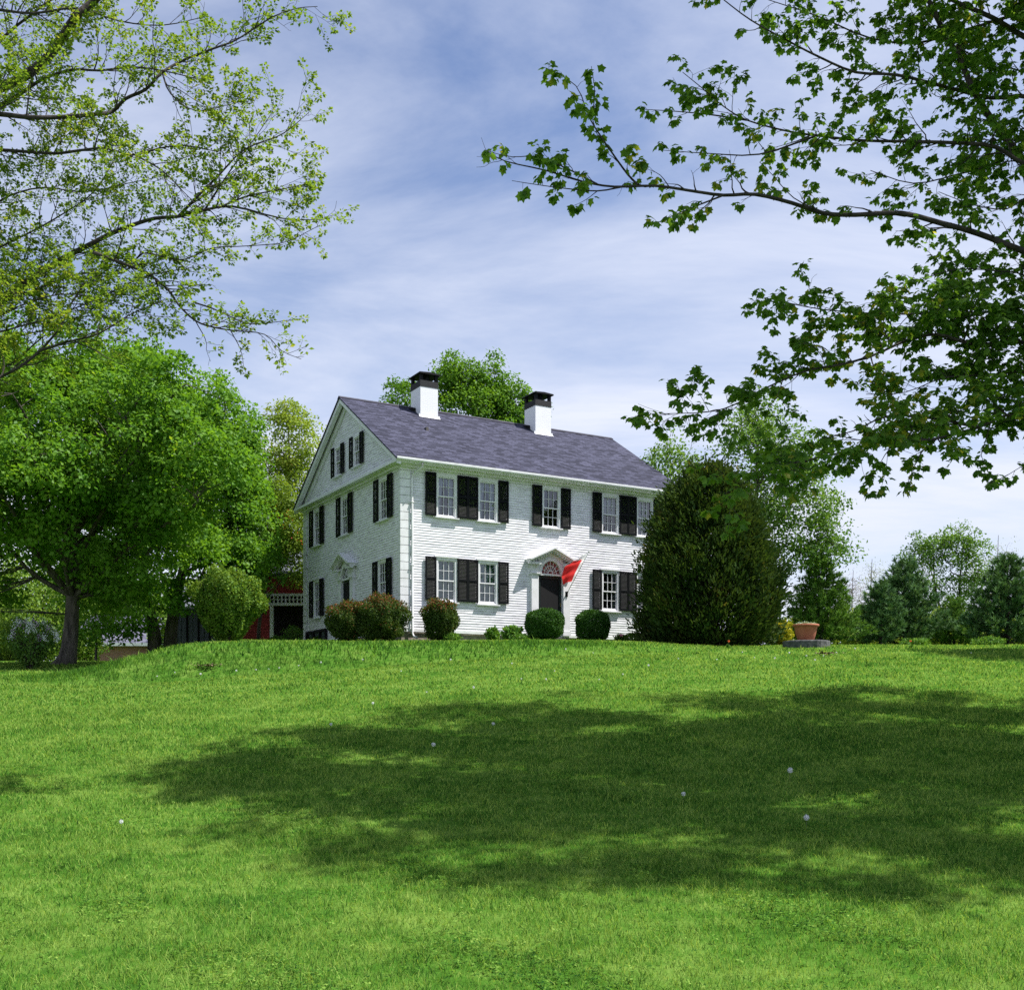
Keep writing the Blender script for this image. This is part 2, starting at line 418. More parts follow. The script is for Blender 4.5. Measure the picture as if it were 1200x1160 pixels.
def grass_colour(n, l, blade):
    """patches of yellower and bluer turf by place on the lawn"""
    g = n.new('ShaderNodeNewGeometry')
    mpn = n.new('ShaderNodeMapping'); mpn.inputs['Scale'].default_value = (.80, 1.0, 0)
    l.new(g.outputs['Position'], mpn.inputs[0])
    n1 = n.new('ShaderNodeTexNoise'); n1.inputs['Scale'].default_value = .9; n1.inputs['Detail'].default_value = 5; n1.inputs['Roughness'].default_value = .65
    l.new(mpn.outputs[0], n1.inputs['Vector'])
    n2 = n.new('ShaderNodeTexNoise'); n2.inputs['Scale'].default_value = 5.0; n2.inputs['Detail'].default_value = 3
    l.new(mpn.outputs[0], n2.inputs['Vector'])
    ad = n.new('ShaderNodeMath'); ad.operation = 'MULTIPLY_ADD'; ad.inputs[1].default_value = .42
    hf = n.new('ShaderNodeMath'); hf.operation = 'MULTIPLY_ADD'; hf.inputs[1].default_value = .62; hf.inputs[2].default_value = .29; l.new(n1.outputs['Fac'], hf.inputs[0])
    l.new(n2.outputs['Fac'], ad.inputs[0]); l.new(hf.outputs[0], ad.inputs[2])
    sh_ = n.new('ShaderNodeMath'); sh_.operation = 'SUBTRACT'; sh_.inputs[1].default_value = .02; l.new(ad.outputs[0], sh_.inputs[0])
    fac = sh_.outputs[0]
    if blade:
        at = n.new('ShaderNodeAttribute'); at.attribute_name = 'rnd'
        a2 = n.new('ShaderNodeMath'); a2.operation = 'MULTIPLY_ADD'; a2.inputs[1].default_value = .70; l.new(at.outputs['Fac'], a2.inputs[0]); l.new(fac, a2.inputs[2])
        s2 = n.new('ShaderNodeMath'); s2.operation = 'SUBTRACT'; s2.inputs[1].default_value = .37; l.new(a2.outputs[0], s2.inputs[0]); fac = s2.outputs[0]
    r = n.new('ShaderNodeValToRGB')
    r.color_ramp.elements[0].position = .43; r.color_ramp.elements[1].position = 1.0
    r.color_ramp.elements[0].color = (.020, .070, .016, 1); r.color_ramp.elements[1].color = (.310, .425, .100, 1)
    e = r.color_ramp.elements.new(.74); e.color = (.110, .248, .034, 1)
    l.new(fac, r.inputs[0])
    return r.outputs[0]

m, n, l, out = new_mat('lawn_soil_turf')
b = n.new('ShaderNodeBsdfDiffuse')
c = grass_colour(n, l, False)
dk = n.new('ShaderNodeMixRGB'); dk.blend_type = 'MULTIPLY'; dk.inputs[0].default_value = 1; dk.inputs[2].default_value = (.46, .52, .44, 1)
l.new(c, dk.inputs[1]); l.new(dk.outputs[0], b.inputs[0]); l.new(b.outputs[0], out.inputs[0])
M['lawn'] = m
m, n, l, out = new_mat('grass_blades')
c = grass_colour(n, l, True)
d = n.new('ShaderNodeBsdfDiffuse'); l.new(c, d.inputs[0])
tr = n.new('ShaderNodeBsdfTranslucent'); tb = n.new('ShaderNodeMixRGB'); tb.blend_type = 'MULTIPLY'; tb.inputs[0].default_value = 1; tb.inputs[2].default_value = (1.5, 1.4, .7, 1)
l.new(c, tb.inputs[1]); l.new(tb.outputs[0], tr.inputs[0])
mx = n.new('ShaderNodeMixShader'); mx.inputs[0].default_value = .4; l.new(d.outputs[0], mx.inputs[1]); l.new(tr.outputs[0], mx.inputs[2])
l.new(mx.outputs[0], out.inputs[0])
M['grass'] = m
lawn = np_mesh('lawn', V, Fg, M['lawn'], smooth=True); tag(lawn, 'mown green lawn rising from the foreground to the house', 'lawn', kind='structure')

def grass_blades():
    Vs, Fs, Rs, off = [], [], [], 0
    zones = [(5.2, 7.5, 3500, .0036), (7.5, 10.5, 2500, .0045), (10.5, 15, 1350, .0064), (15, 22, 680, .0095), (22, 30, 320, .015), (30, 41, 150, .023)]
    for y0, y1, dens, w in zones:
        xm0, xm1 = -.50 * y1 - 1.5, .50 * y1 + 1.5
        N = int((y1 - y0) * (xm1 - xm0) * dens)
        x = rng.uniform(xm0, xm1, N); y = rng.uniform(y0, y1, N)
        keep = np.abs(x) < .50 * y + 1.5
        # keep the house's own footprint free
        u = (x - HC[0]) * HA[0] + (y - HC[1]) * HA[1]; v = (x - HC[0]) * HB[0] + (y - HC[1]) * HB[1]
        keep &= ~((u > -.1) & (u < 12.3) & (v > -.25) & (v < 10.3))
        x, y = x[keep], y[keep]; N = len(x)
        z = ground(x, y)
        clump = .5 + .5 * np.sin(x * 3.1 + 2 * np.sin(y * 2.3)) * np.sin(y * 2.9 + 1.7 * np.sin(x * 1.9))
        h = (.022 + .038 * clump * rng.random(N) + .026 * rng.random(N))
        t0 = 27.9 + .25 * np.clip(x + 11, 0, 14)
        bank = sst(-.4, .5, y - t0) * (1 - sst(2.0, 3.6, y - t0)) * sst(-15, -12, x) * (1 - sst(1, 6, x))
        h = h * (1 + 1.5 * bank) * (1 + .2 * (y > 15)) 
        tall = rng.random(N) < .012; h[tall] *= 1.8
        ww = w * rng.uniform(.7, 1.3, N)
        az = rng.uniform(0, 2 * np.pi, N); lean = rng.uniform(.15, 1.35, N)
        ax = np.stack([np.cos(az), np.sin(az), np.zeros(N)], 1)
        fc = rng.uniform(0, 2 * np.pi, N); sd = np.stack([np.cos(fc), np.sin(fc), np.zeros(N)], 1)
        base = np.stack([x, y, z - .004], 1)
        mid = base + np.array([0, 0, 1]) * (h * .6)[:, None] + ax * (h * lean * .35)[:, None]
        tip = base + np.array([0, 0, 1]) * h[:, None] + ax * (h * lean)[:, None]
        s = sd * (ww * .5)[:, None]
        P = np.stack([base - s, base + s, mid + s * .8, mid - s * .8, tip], 1).reshape(-1, 3)
        i0 = off + np.arange(N)[:, None] * 5
        T = np.concatenate([i0 + [0, 1, 2], i0 + [0, 2, 3], i0 + [3, 2, 4]], 0)
        Vs.append(P); Fs.append(T); rv = rng.random(N) * (1 - .5 * bank); rv[rng.random(N) < .004] = 2.5
        Rs.append(np.repeat(rv, 5)); off += N * 5
    # clover and other broad little leaves in patches of the near lawn
    N = 60000; y = rng.uniform(5.2, 17, N); x = rng.uniform(-1, 1, N) * (.50 * y + 1.5)
    msk = np.sin(x * 1.7 + 1.3 * np.sin(y * 1.1)) * np.sin(y * 2.1 + 1.9 * np.sin(x * .8)) + .5 * np.sin(x * 4.1 + y * 3.3)
    k = (msk > .55) | (rng.random(N) < .12); x, y = x[k], y[k]; N = len(x)
    c = np.stack([x, y, ground(x, y) + rng.uniform(.018, .055, N)], 1); a0 = rng.uniform(0, 2 * np.pi, N); sz = rng.uniform(.009, .019, N); tl = rng.uniform(-.5, .5, (2, N))
    for q in range(3):
        a = a0 + q * 2.094; e = np.stack([np.cos(a), np.sin(a), tl[0] * np.cos(a) + tl[1] * np.sin(a)], 1); f = np.stack([-np.sin(a), np.cos(a), -tl[0] * np.sin(a) + tl[1] * np.cos(a)], 1)
        P = np.stack([c, c + e * (sz * .9)[:, None] - f * (sz * .5)[:, None], c + e * (sz * 1.35)[:, None], c + e * (sz * .9)[:, None] + f * (sz * .5)[:, None]], 1).reshape(-1, 3)
        i0 = off + np.arange(N)[:, None] * 4
        Vs.append(P); Fs.append(np.concatenate([i0 + [0, 1, 2], i0 + [0, 2, 3]], 0)); Rs.append(np.repeat(rng.random(N) * .7, 4)); off += N * 4
    o = np_mesh('grass', np.concatenate(Vs), np.concatenate(Fs), M['grass'], attr=np.concatenate(Rs))
    tag(o, 'short green grass blades covering the lawn', 'grass', kind='stuff')

# ------------------------------------------------------------------ house frame of reference
HC = np.array([-130 / F * 37.3, 37.3]); TH = rad(60.1)
HA = np.array([math.sin(TH), math.cos(TH)]); HB = np.array([-math.cos(TH), math.sin(TH)])
HRZ = math.atan2(HA[1], HA[0]); ZB = 2.30
L, D = 12.15, 10.16
def HW(u, v, z): return (HC[0] + HA[0] * u + HB[0] * v, HC[1] + HA[1] * u + HB[1] * v, z)
grass_blades()

def build_house():
    house = empty('house', (HC[0], HC[1], ZB), HRZ)
    tag(house, 'white clapboard two-storey colonial house with black shutters and grey shingle roof', 'house')
    ZS, ZE = 2.79, 8.36            # bottom and top of the clapboards
    def mtx(u, v, z, left=False):
        m = Matrix.Translation((u, v, z - ZB))
        return m @ Matrix.Rotation(rad(-90), 4, 'Z') if left else m
    W = .83
    FU = [1.33, 3.01, 5.73, 8.44, 10.11]
    f_open = [(u, u + W, 6.82, 8.33) for u in FU] + [(u, u + W, 3.80, 5.37) for i, u in enumerate(FU) if i != 2] + [(5.50, 6.64, 2.79, 5.02)]
    LV = [1.86, 5.71, 8.91]
    l_open = [(v - W, v, 6.80, 8.31) for v in LV] + [(v - W, v, 3.79, 5.36) for v in (1.95, 8.91)] + [(4.50, 5.58, 2.79, 5.02)]
    g_open = [(6.39 - .72, 6.39, 9.25, 10.45), (4.38 - .72, 4.38, 9.25, 10.45)]
    RZ0, SL = 8.65, .624            # roof plane height at v=-.45 and slope
    def roofz(v): return RZ0 + SL * (min(v, D - v) + .45)
    wall = MB()
    def siding(T, length, z0, z1, openings, clip=None):
        e = .092; z = z0; k = 0
        while z < z1 - .01:
            zt = min(z + e, z1); zc = (z + zt) / 2
            x0, x1 = 0.0, length
            if clip:
                c = clip(zt)
                if c is None: break
                x0, x1 = c
            iv = [(x0, x1)]
            for a, b_, c0, c1 in openings:
                if c0 + .05 < zc < c1 - .03:
                    nv = []
                    for p, q in iv:
                        if b_ - .05 <= p or a + .05 >= q: nv.append((p, q)); continue
                        if a + .05 > p: nv.append((p, a + .05))
                        if b_ - .05 < q: nv.append((b_ - .05, q))
                    iv = nv
            for p, q in iv:
                # boards meet in butt joints here and there
                cuts = [p]; xx = p + rng.uniform(1.2, 4.2)
                while xx < q - .6: cuts.append(xx); xx += rng.uniform(2.2, 4.5)
                cuts.append(q)
                for c0, c1 in zip(cuts[:-1], cuts[1:]):
                    j = rng.uniform(-.002, .002)
                    g = .002 if c1 < q else 0
                    P = [(c0, -.021 + j, z), (c1 - g, -.021 + j, z), (c1 - g, -.006, zt), (c0, -.006, zt), (c0, -.004, z), (c1 - g, -.004, z)]
                    wall.add([T(*pp) for pp in P], [(0, 1, 2, 3), (4, 5, 1, 0)])
            z = zt; k += 1
    Tf = lambda s, y, z: (s, y, z)
    Tl = lambda s, y, z: (y, s, z)
    Tr = lambda s, y, z: (L - y, s, z)
    Tb = lambda s, y, z: (s, D - y, z)
    siding(Tf, L, ZS, ZE, f_open)
    siding(Tl, D, ZS, ZE, l_open)
    siding(Tr, D, ZS, ZE, [])
    siding(Tb, L, ZS, ZE, [])
    def clipg(z):
        d = (z - RZ0) / SL - .45 + .12
        return (max(d, 0), D - max(d, 0)) if D - 2 * d > .1 else None
    siding(Tl, D, 8.62, 12.3, g_open, clipg)
    siding(Tr, D, 8.62, 12.3, [], clipg)
    wall.build('wall', M['siding'], house, dz=ZB)
    # room behind the windows: inner walls, floors
    inn = MB()
    t = .16
    for z0, z1 in ((2.85, 5.55), (5.75, 8.33)):
        inn.add([(.9, .9, z0), (L - .9, .9, z0), (L - .9, D - .9, z0), (.9, D - .9, z0)], [(0, 1, 2, 3)])
        inn.add([(.0, .0, z1), (L, .0, z1), (L, D, z1), (.0, D, z1)], [(0, 1, 2, 3)])
        inn.box(1.9, L - 1.9, 2.4, D - 2.4, z0 + .004, z1 - .004)
        inn.add([(0.02, 0.02, z0 - .004), (L - .02, .02, z0 - .004), (L - .02, D - .02, z0 - .004), (.02, D - .02, z0 - .004)], [(0, 1, 2, 3)])
        for u in (4.7, 7.6): inn.box(u, u + .1, .12, 2.39, z0 + .004, z1 - .004)
        for v in (3.1, 7.0): inn.box(.12, 1.89, v, v + .1, z0 + .004, z1 - .004)
    inn.add([(0.05, 2.0, 8.7), (.05, D - 2, 8.7), (.05, D / 2, 12)], [(0, 1, 2)]) if False else None
    inn.box(2.2, 2.3, 2.6, D - 2.6, 8.66, 10.7)
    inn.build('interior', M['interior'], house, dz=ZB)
    # foundation
    fb = MB(); fb.box(.02, L - .02, .02, D - .02, 1.5, ZS - .01); fb.build('foundation', M['stone'], house, dz=ZB)
    wt = MB(); wt.box(-.045, L + .045, -.045, -.027, ZS - .10, ZS + .005); wt.box(-.045, -.027, -.026, D + .045, ZS - .10, ZS + .005)
    wt.build('water_table', M['trim'], house, dz=ZB)
    # ---- windows
    def window_meshes(w, h, cap):
        cs = .072
        fr = MB()      # casing
        fr.box(0, cs, -.06, .05, 0, h); fr.box(w - cs, w, -.06, .05, 0, h)
        fr.box(cs, w - cs, -.06, .05, h - .09, h)
        fr.box(cs, w - cs, -.045, .05, 0, .03)
        if cap: fr.box(-.07, w + .07, -.10, .0, h + .001, h + .05)
        sl_ = MB(); sl_.prism([(-.13, -.055), (.0, -.055), (.0, -.001), (-.13, -.02)], 'x', -.06, w + .06)
        a, b_, z0, z1 = cs, w - cs, .03, h - .09
        zm = (z0 + z1) / 2
        sa = MB()
        for (p, q, y) in ((z0, zm + .02, .012), (zm - .02, z1, -.012)):
            sa.box(a, a + .04, y - .015, y + .02, p, q); sa.box(b_ - .04, b_, y - .015, y + .02, p, q)
            sa.box(a + .04, b_ - .04, y - .015, y + .02, p, p + .04); sa.box(a + .04, b_ - .04, y - .015, y + .02, q - .04, q)
            wi = (b_ - a - .08) / 3
            for k in (1, 2): sa.box(a + .04 + wi * k - .008, a + .04 + wi * k + .008, y - .008, y + .013, p + .04, q - .04)
            zc = (p + q) / 2; sa.box(a + .04, b_ - .04, y - .0075, y + .0125, zc - .008, zc + .008)
        pn = MB(); pn.add([(a, .012, zm), (b_, .012, zm), (b_, .012, z1), (a, .012, z1)], [(0, 1, 2, 3)])
        pn.add([(a, .033, z0), (b_, .033, z0), (b_, .033, zm), (a, .033, zm)], [(0, 1, 2, 3)])
        return fr, sl_, sa, pn
    def drape(w, h, style):
        """folded cloth inside the glass"""
        mb = MB(); z0, z1 = .05, h - .08
        def sheet(fx0, fx1, zt, zb, y=.13, n=26, amp=.018):
            vs = []
            rows = 7
            for r in range(rows):
                tt = r / (rows - 1)
                x0, x1 = fx0(tt), fx1(tt)
                for i in range(n + 1):
                    s = i / n
                    vs.append((x0 + (x1 - x0) * s, y + amp * math.sin(s * n * .9 + .6 * math.sin(s * 9)), zt + (zb - zt) * tt))
            fs = [(r * (n + 1) + i, r * (n + 1) + i + 1, (r + 1) * (n + 1) + i + 1, (r + 1) * (n + 1) + i) for r in range(rows - 1) for i in range(n)]
            mb.add(vs, fs)
        if style == 'tie':
            sheet(lambda t: .07, lambda t: .5 * w - .19 * w * math.sin(min(t * 1.25, 1) * math.pi / 2) * 1.1, z1, z0)
            sheet(lambda t: .5 * w + .19 * w * math.sin(min(t * 1.25, 1) * math.pi / 2) * 1.1, lambda t: w - .07, z1, z0)
        elif style == 'full':
            sheet(lambda t: .07, lambda t: w - .07, z1, z0)
        elif style == 'sides':
            sheet(lambda t: .07, lambda t: .26 * w, z1, z0); sheet(lambda t: .74 * w, lambda t: w - .07, z1, z0)
        elif style == 'upper':
            sheet(lambda t: .07, lambda t: w - .07, z1, (z0 + z1) * .5)
        return mb
    meshes = {}
    def put_window(kind, w, h, cap, matrix, curtain=None, cmat=None):
        if kind not in meshes:
            fr, sl_, sa, pn = window_meshes(w, h, cap)
            o = sa.build('window', M['trim'], house, matrix)
            a = fr.build('frame', M['trim'], o); b_ = sl_.build('sill', M['trim'], o); c = pn.build('pane', M['glass'], o)
            meshes[kind] = [(x.name.split('.')[0], x.data) for x in (o, a, b_, c)]
        else:
            mm = meshes[kind]
            o = link_mesh('window', mm[0][1], house, matrix)
            for nm, me in mm[1:]: link_mesh(nm, me, o)
        if curtain:
            key = ('cur', kind, curtain, cmat)
            if key not in meshes:
                c = drape(w, h, curtain).build('curtain', M[cmat or 'curtain'], o, smooth=True); meshes[key] = c.data
            else: link_mesh('curtain', meshes[key], o)
    def shutter_mesh(w, h):
        mb = MB(); y0, y1 = -.105, -.062
        st = .055
        mb.box(0, st, y0, y1, 0, h); mb.box(w - st, w, y0, y1, 0, h)
        mb.box(st, w - st, y0, y1, 0, .09); mb.box(st, w - st, y0, y1, h - .07, h); mb.box(st, w - st, y0 - .003, y1, h * .5 - .035, h * .5 + .035)
        for a, b_ in ((.09, h * .5 - .035), (h * .5 + .035, h - .07)):
            n_ = int((b_ - a) / .045)
            for k in range(n_):
                z = a + (k + .1) * (b_ - a) / n_
                mb.prism([(y0 + .006, z), (y0 + .014, z - .002), (y1 - .004, z + .036), (y1 - .012, z + .040)], 'x', st, w - st)
        mb.box(.02, .07, y1, -.03, h * .2, h * .2 + .06); mb.box(.02, .07, y1, -.03, h * .8, h * .8 + .06)
        return mb
    sh = {}
    def put_shutter(w, h, matrix):
        k = (w, h)
        if k not in sh: o = shutter_mesh(w, h).build('shutter', M['shutter'], house, matrix); sh[k] = o.data
        else: link_mesh('shutter', sh[k], house, matrix)
    SW = .42
    cur2 = ['tie', 'tie', None, 'upper', 'full']; cur1 = ['full', 'full', None, 'sides', None]
    for i, u in enumerate(FU):
        put_window('upper', W, 1.51, False, mtx(u, 0, 6.82), cur2[i])
        for s in (u - SW - .01, u + W + .01): put_shutter(SW, 1.53, mtx(s, 0, 6.82))
        if i != 2:
            put_window('lower', W, 1.57, True, mtx(u, 0, 3.80), cur1[i], 'print' if i < 2 else None)
            for s in (u - SW - .01, u + W + .01): put_shutter(SW, 1.54, mtx(s, 0, 3.83))
    curL = [None, 'upper', None]
    for i, v in enumerate(LV):
        put_window('upper', W, 1.51, False, mtx(0, v, 6.80, True), curL[i])
        for s in (v + SW + .01, v - W - .01): put_shutter(SW, 1.53, mtx(0, s, 6.80, True))
    for v in (1.95, 8.91):
        put_window('lower', W, 1.57, True, mtx(0, v, 3.79, True), None)
        for s in (v + SW + .01, v - W - .01): put_shutter(SW, 1.54, mtx(0, s, 3.82, True))
    for v, cu in ((6.39, None), (4.38, None)):
        put_window('attic', .72, 1.18, False, mtx(0, v, 9.25, True), cu)
        for s in (v + .33, v - .73): put_shutter(.32, 1.18, mtx(0, s, 9.25, True))
    # cellar window by the ground on the gable side
    cw = MB(); v1, v0 = 9.75, 7.3
    cw.box(-.12, -.03, v0, v1, 3.16, 3.27); cw.box(-.12, -.03, v0, v0 + .1, 2.5, 3.155); cw.box(-.12, -.03, v1 - .1, v1, 2.5, 3.155)
    for k in (1, 2): cw.box(-.10, -.03, v0 + (v1 - v0) * k / 3 - .05, v0 + (v1 - v0) * k / 3 + .05, 2.5, 3.155)
    co = cw.build('cellar_window', M['black'], house, dz=ZB)
    cp = MB(); cp.add([(-.045, v0 + .1, 2.5), (-.045, v1 - .1, 2.5), (-.045, v1 - .1, 3.155), (-.045, v0 + .1, 3.155)], [(0, 1, 2, 3)])
    cp.build('pane', M['glass'], co, Matrix.Identity(4), dz=ZB)
    # ---- corner boards shaped as stone quoins
    qa, qb, qc = MB(), MB(), MB(); n_ = 19; hq = (ZE - ZS - .06) / n_
    for i in range(n_):
        z0 = ZS + .02 + i * hq; z1 = z0 + hq - .018
        a, b_ = (.42, .33) if i % 2 else (.33, .42)
        qa.box(-.055, a, -.058, -.0265, z0, z1); qa.box(-.055, -.0265, -.0264, .10, z0, z1)
        qb.box(L - a, L + .055, -.058, -.0265, z0, z1); qb.box(L + .0265, L + .055, -.0264, b_, z0, z1)
        qc.box(-.055, -.0265, D - a, D + .055, z0, z1)
        qc.box(-.0264, b_, D + .0265, D + .055, z0, z1)
    for q_ in (qa, qb, qc): q_.build('quoins', M['trim'], house, dz=ZB)
    # ---- cornice, frieze, rakes
    cn = MB()
    OV = .40
    for (y0, y1, y2, s) in ((-OV, -.04, .03, 1), (D + OV, D + .04, D - .03, -1)):
        lo, hi = min(y1, y2), max(y1, y2)
        cn.box(-.06, L + .06, lo, hi, ZE - .03, 8.50)                                   # frieze
        a, b_ = min(y0, y1), max(y0, y1)
        cn.box(-.36, L + .36, a, b_, 8.505, 8.60)                                        # soffit and fascia block
        a, b_ = (-.16, -.0405) if s > 0 else (D + .0405, D + .16)
        cn.box(-.06, L + .06, a, b_, 8.42, 8.503)                                        # bed moulding
    for (x0, x1, x2, s) in ((-.36, -.04, .03, 1), (L + .36, L + .04, L - .03, -1)):
        lo, hi = min(x1, x2), max(x1, x2)
        cn.box(lo, hi, .0305, D - .0305, ZE - .03, 8.50)
        a, b_ = min(x0, x1), max(x0, x1)
        cn.prism([(x0, 8.515), (x1, 8.505), (x1, 8.74), (x0, 8.61)], 'y', -.0395, D + .0395)  # shelf across the gable, sloped on top
        a, b_ = (-.14, -.0405) if s > 0 else (L + .0405, L + .14)
        cn.box(a, b_, .0405, D - .0405, 8.41, 8.503)
        # raking boards
        for side in (0, 1):
            def P(v, dz): return ((v if side == 0 else D - v), roofz(v) + dz)
            vm = D / 2
            xa, xb = (-.34, -.18) if s > 0 else (L + .18, L + .34)
            cn.prism([P(-.42, -.24), P(vm, -.24 ), P(vm, -.062), P(-.42, -.062)], 'x', xa, xb)
            xa, xb = (-.179, -.02) if s > 0 else (L + .02, L + .179)
            cn.prism([P(-.1, -.42), P(vm, -.42), P(vm, -.065), P(-.1, -.065)], 'x', xa + (.085 if s > 0 else 0), xb - (0 if s > 0 else .085))
    cn.build('cornice', M['trim'], house, dz=ZB)
    # ---- roof slab with shingles
    me = bpy.data.meshes.new('roof')
    th = .06; vs = []; fs = []; uvs = []
    for side in (0, 1):
        y = lambda v: v if side == 0 else D - v
        o = len(vs); x0, x1 = -.38, L + .38; va, vb = -.47, D / 2
        nx_ = 1
        za_, zb_ = RZ0 + SL * (va + .45), RZ0 + SL * (vb + .45); sl2 = math.hypot(vb - va, zb_ - za_)
        vs += [(x0, y(va), za_), (x1, y(va), za_), (x1, y(vb), zb_), (x0, y(vb), zb_), (x0, y(va), za_ - th), (x1, y(va), za_ - th), (x1, y(vb), zb_ - th), (x0, y(vb), zb_ - th)]
        q = [(0, 1, 2, 3), (4, 5, 6, 7), (0, 1, 5, 4), (1, 2, 6, 5), (3, 0, 4, 7)]
        uvt = {0: (x0, 0), 1: (x1, 0), 2: (x1, sl2), 3: (x0, sl2), 4: (x0, -.1), 5: (x1, -.1), 6: (x1, sl2), 7: (x0, sl2)}
        for f in q:
            fs.append(tuple(i + o for i in f)); uvs += [(uvt[i][0] + side * 3.3, uvt[i][1]) for i in f]
    me.from_pydata([(a, b_, c - ZB) for a, b_, c in vs], [], fs)
    uvl = me.uv_layers.new(name='UVMap'); uvl.data.foreach_set('uv', [c for p in uvs for c in p])
    me.materials.append(M['roof']); me.update()
    roof = link_mesh('roof', me, house)
    rc = MB(); zr = RZ0 + SL * (D / 2 + .45)
    rc.prism([(D / 2 - .14, zr - .085 + .012), (D / 2, zr + .012), (D / 2 + .14, zr - .085 + .012), (D / 2 + .14, zr - .06 + .012), (D / 2, zr + .035), (D / 2 - .14, zr - .06 + .012)], 'x', -.38, L + .38)
    rc.build('ridge_cap', mat('ridge_shingle', (.03, .029, .042), (.06, .057, .08), 4, .9), roof, Matrix.Identity(4), dz=ZB)
    # ---- gutter and downspout
    gt = MB()
    prof = [(-.405, 8.56), (-.50, 8.56), (-.525, 8.60), (-.525, 8.665), (-.51, 8.665), (-.51, 8.61), (-.495, 8.575), (-.405, 8.575)]
    gt.prism(prof, 'x', -.37, L + .37)
    gt.build('gutter', M['trim'], house, dz=ZB)
    dsp = MB()
    dsp.tube([(.62, -.46, 8.57), (.62, -.46, 8.43), (.40, -.12, 8.20), (.38, -.10, 8.05), (.38, -.10, 2.62), (.40, -.22, 2.50), (.42, -.42, 2.46)], .042, 8)
    for z in (7.2, 5.0, 3.2): dsp.box(.32, .44, -.146, -.05, z, z + .03)
    dsp.build('downspout', M['trim'], house, dz=ZB, smooth=True)
    # ---- chimneys
    for u0 in (2.71, 8.03):
        u1, v0, v1 = u0 + .77, 4.22, 5.12
        c = MB(); c.box(u0, u1, v0, v1, 11.1, 12.75); co = c.build('chimney', M['whitebrick'], house, dz=ZB)
        fl = MB(); zf = roofz(v0)
        fl.add([(u0 - .06, v0 - .1, zf - .062 + .012), (u1 + .08, v0 - .1, zf - .062 + .012), (u1 + .08, v0 - .002, zf + .012), (u0 - .06, v0 - .002, zf + .012), (u0 - .06, v0 - .004, zf + .10), (u1 + .08, v0 - .004, zf + .10)], [(0, 1, 2, 3), (3, 2, 5, 4)])
        fl.build('flashing', M['trim'], co, Matrix.Identity(4), dz=ZB)
        bn = MB(); bn.box(u0 - .012, u1 + .012, v0 - .012, v1 + .012, 12.751, 13.0)
        bn.build('chimney_top', M['blackbrick'], co, Matrix.Identity(4), dz=ZB)
        cp = MB(); cp.prism([(u0 - .09, 13.25), (u1 + .09, 13.25), (u1 + .07, 13.30), ((u0 + u1) / 2, 13.335), (u0 - .07, 13.30)], 'y', v0 - .09, v1 + .09)
        for x in (u0, u1 - .12):
            for y in (v0, v1 - .12): cp.box(x, x + .12, y, y + .12, 13.001, 13.249)
        cp.box((u0 + u1) / 2 - .05, (u0 + u1) / 2 + .05, v0 + .15, v1 - .15, 13.001, 13.249)
        cp.build('chimney_cap', M['black'], co, Matrix.Identity(4), dz=ZB)
        lm = MB(); lm.box(u0 - .20, u0 - .013, v0 + .42, v1 - .2, 11.45, roofz(v0 + .42) + .16); lm.build('saddle', M['black'], co, Matrix.Identity(4), dz=ZB)
    # ---- doorways: pilasters, pediment with dentils, fanlight, door with screen
    def doorway(matrix, half, dh, front):
        zt = 4.99 - ZB; z0 = ZS - .04 - ZB
        for s in (-1, 1):
            p = MB(); a, b_ = sorted((s * half, s * (half - .30)))
            p.box(a, b_, -.13, .05, z0 + .18, zt); p.box(a - .025, b_ + .025, -.155, .05, z0, z0 + .179)
            p.box(a - .02, b_ + .02, -.16, .05, zt + .001, zt + .035); p.box(a - .04, b_ + .04, -.19, .05, zt + .036, zt + .075)
            p.box(a, b_, -.13, .05, zt + .076, zt + .50)
            p.build('pilaster', M['trim'], house, matrix)
        ins = half - .30
        pd = MB()
        bw, zb_, za_ = half + .18, 5.50 - ZB, 5.97 - ZB
        # board over the door with the arch cut in it
        r0, r1 = dh * .83, dh * .83 + .10; sy = 1.12
        N_ = 18; zc = 5.06 - ZB
        pts_in = [(r0 * math.cos(math.pi * i / N_), zc + r0 * sy * math.sin(math.pi * i / N_)) for i in range(N_ + 1)]
        pts_out = [(r1 * math.cos(math.pi * i / N_), zc + r1 * sy * math.sin(math.pi * i / N_)) for i in range(N_ + 1)]
        for i in range(N_):
            q = [pts_in[i], pts_in[i + 1], pts_out[i + 1], pts_out[i]]
            pd.prism(q, 'y', -.15, -.02)
            # infill from the arch to the pilasters and pediment
            def edge(p):
                x, z = p; zz_ = zb_ + (za_ - zb_) * (1 - abs(x) / bw) - .08
                return (x, max(z + .001, zz_))
        top = [(-ins - .0, zb_ + (za_ - zb_) * (1 - ins / bw) - .02), (0, za_ - .02), (ins, zb_ + (za_ - zb_) * (1 - ins / bw) - .02)]
        poly = [(ins, zc)] + pts_out + [(-ins, zc)] + top
        # fan the infill as quads between arch and rake
        for i in range(N_):
            p, q = pts_out[i], pts_out[i + 1]
            up = lambda x: zb_ + (za_ - zb_) * (1 - min(abs(x), bw) / bw) - .02
            pd.prism([p, (p[0], up(p[0])), (q[0], up(q[0])), q], 'y', -.10, -.03)
        for s in (-1, 1):
            a, b_ = sorted((s * r1, s * ins))
            if b_ - a > .01: pd.prism([(a, zc), (b_, zc), (b_, zb_ + .05), (a, zb_ + .05)], 'y', -.10, -.03)
        pd.box(-ins, ins, -.12, -.02, zt + .0, zc - .001)
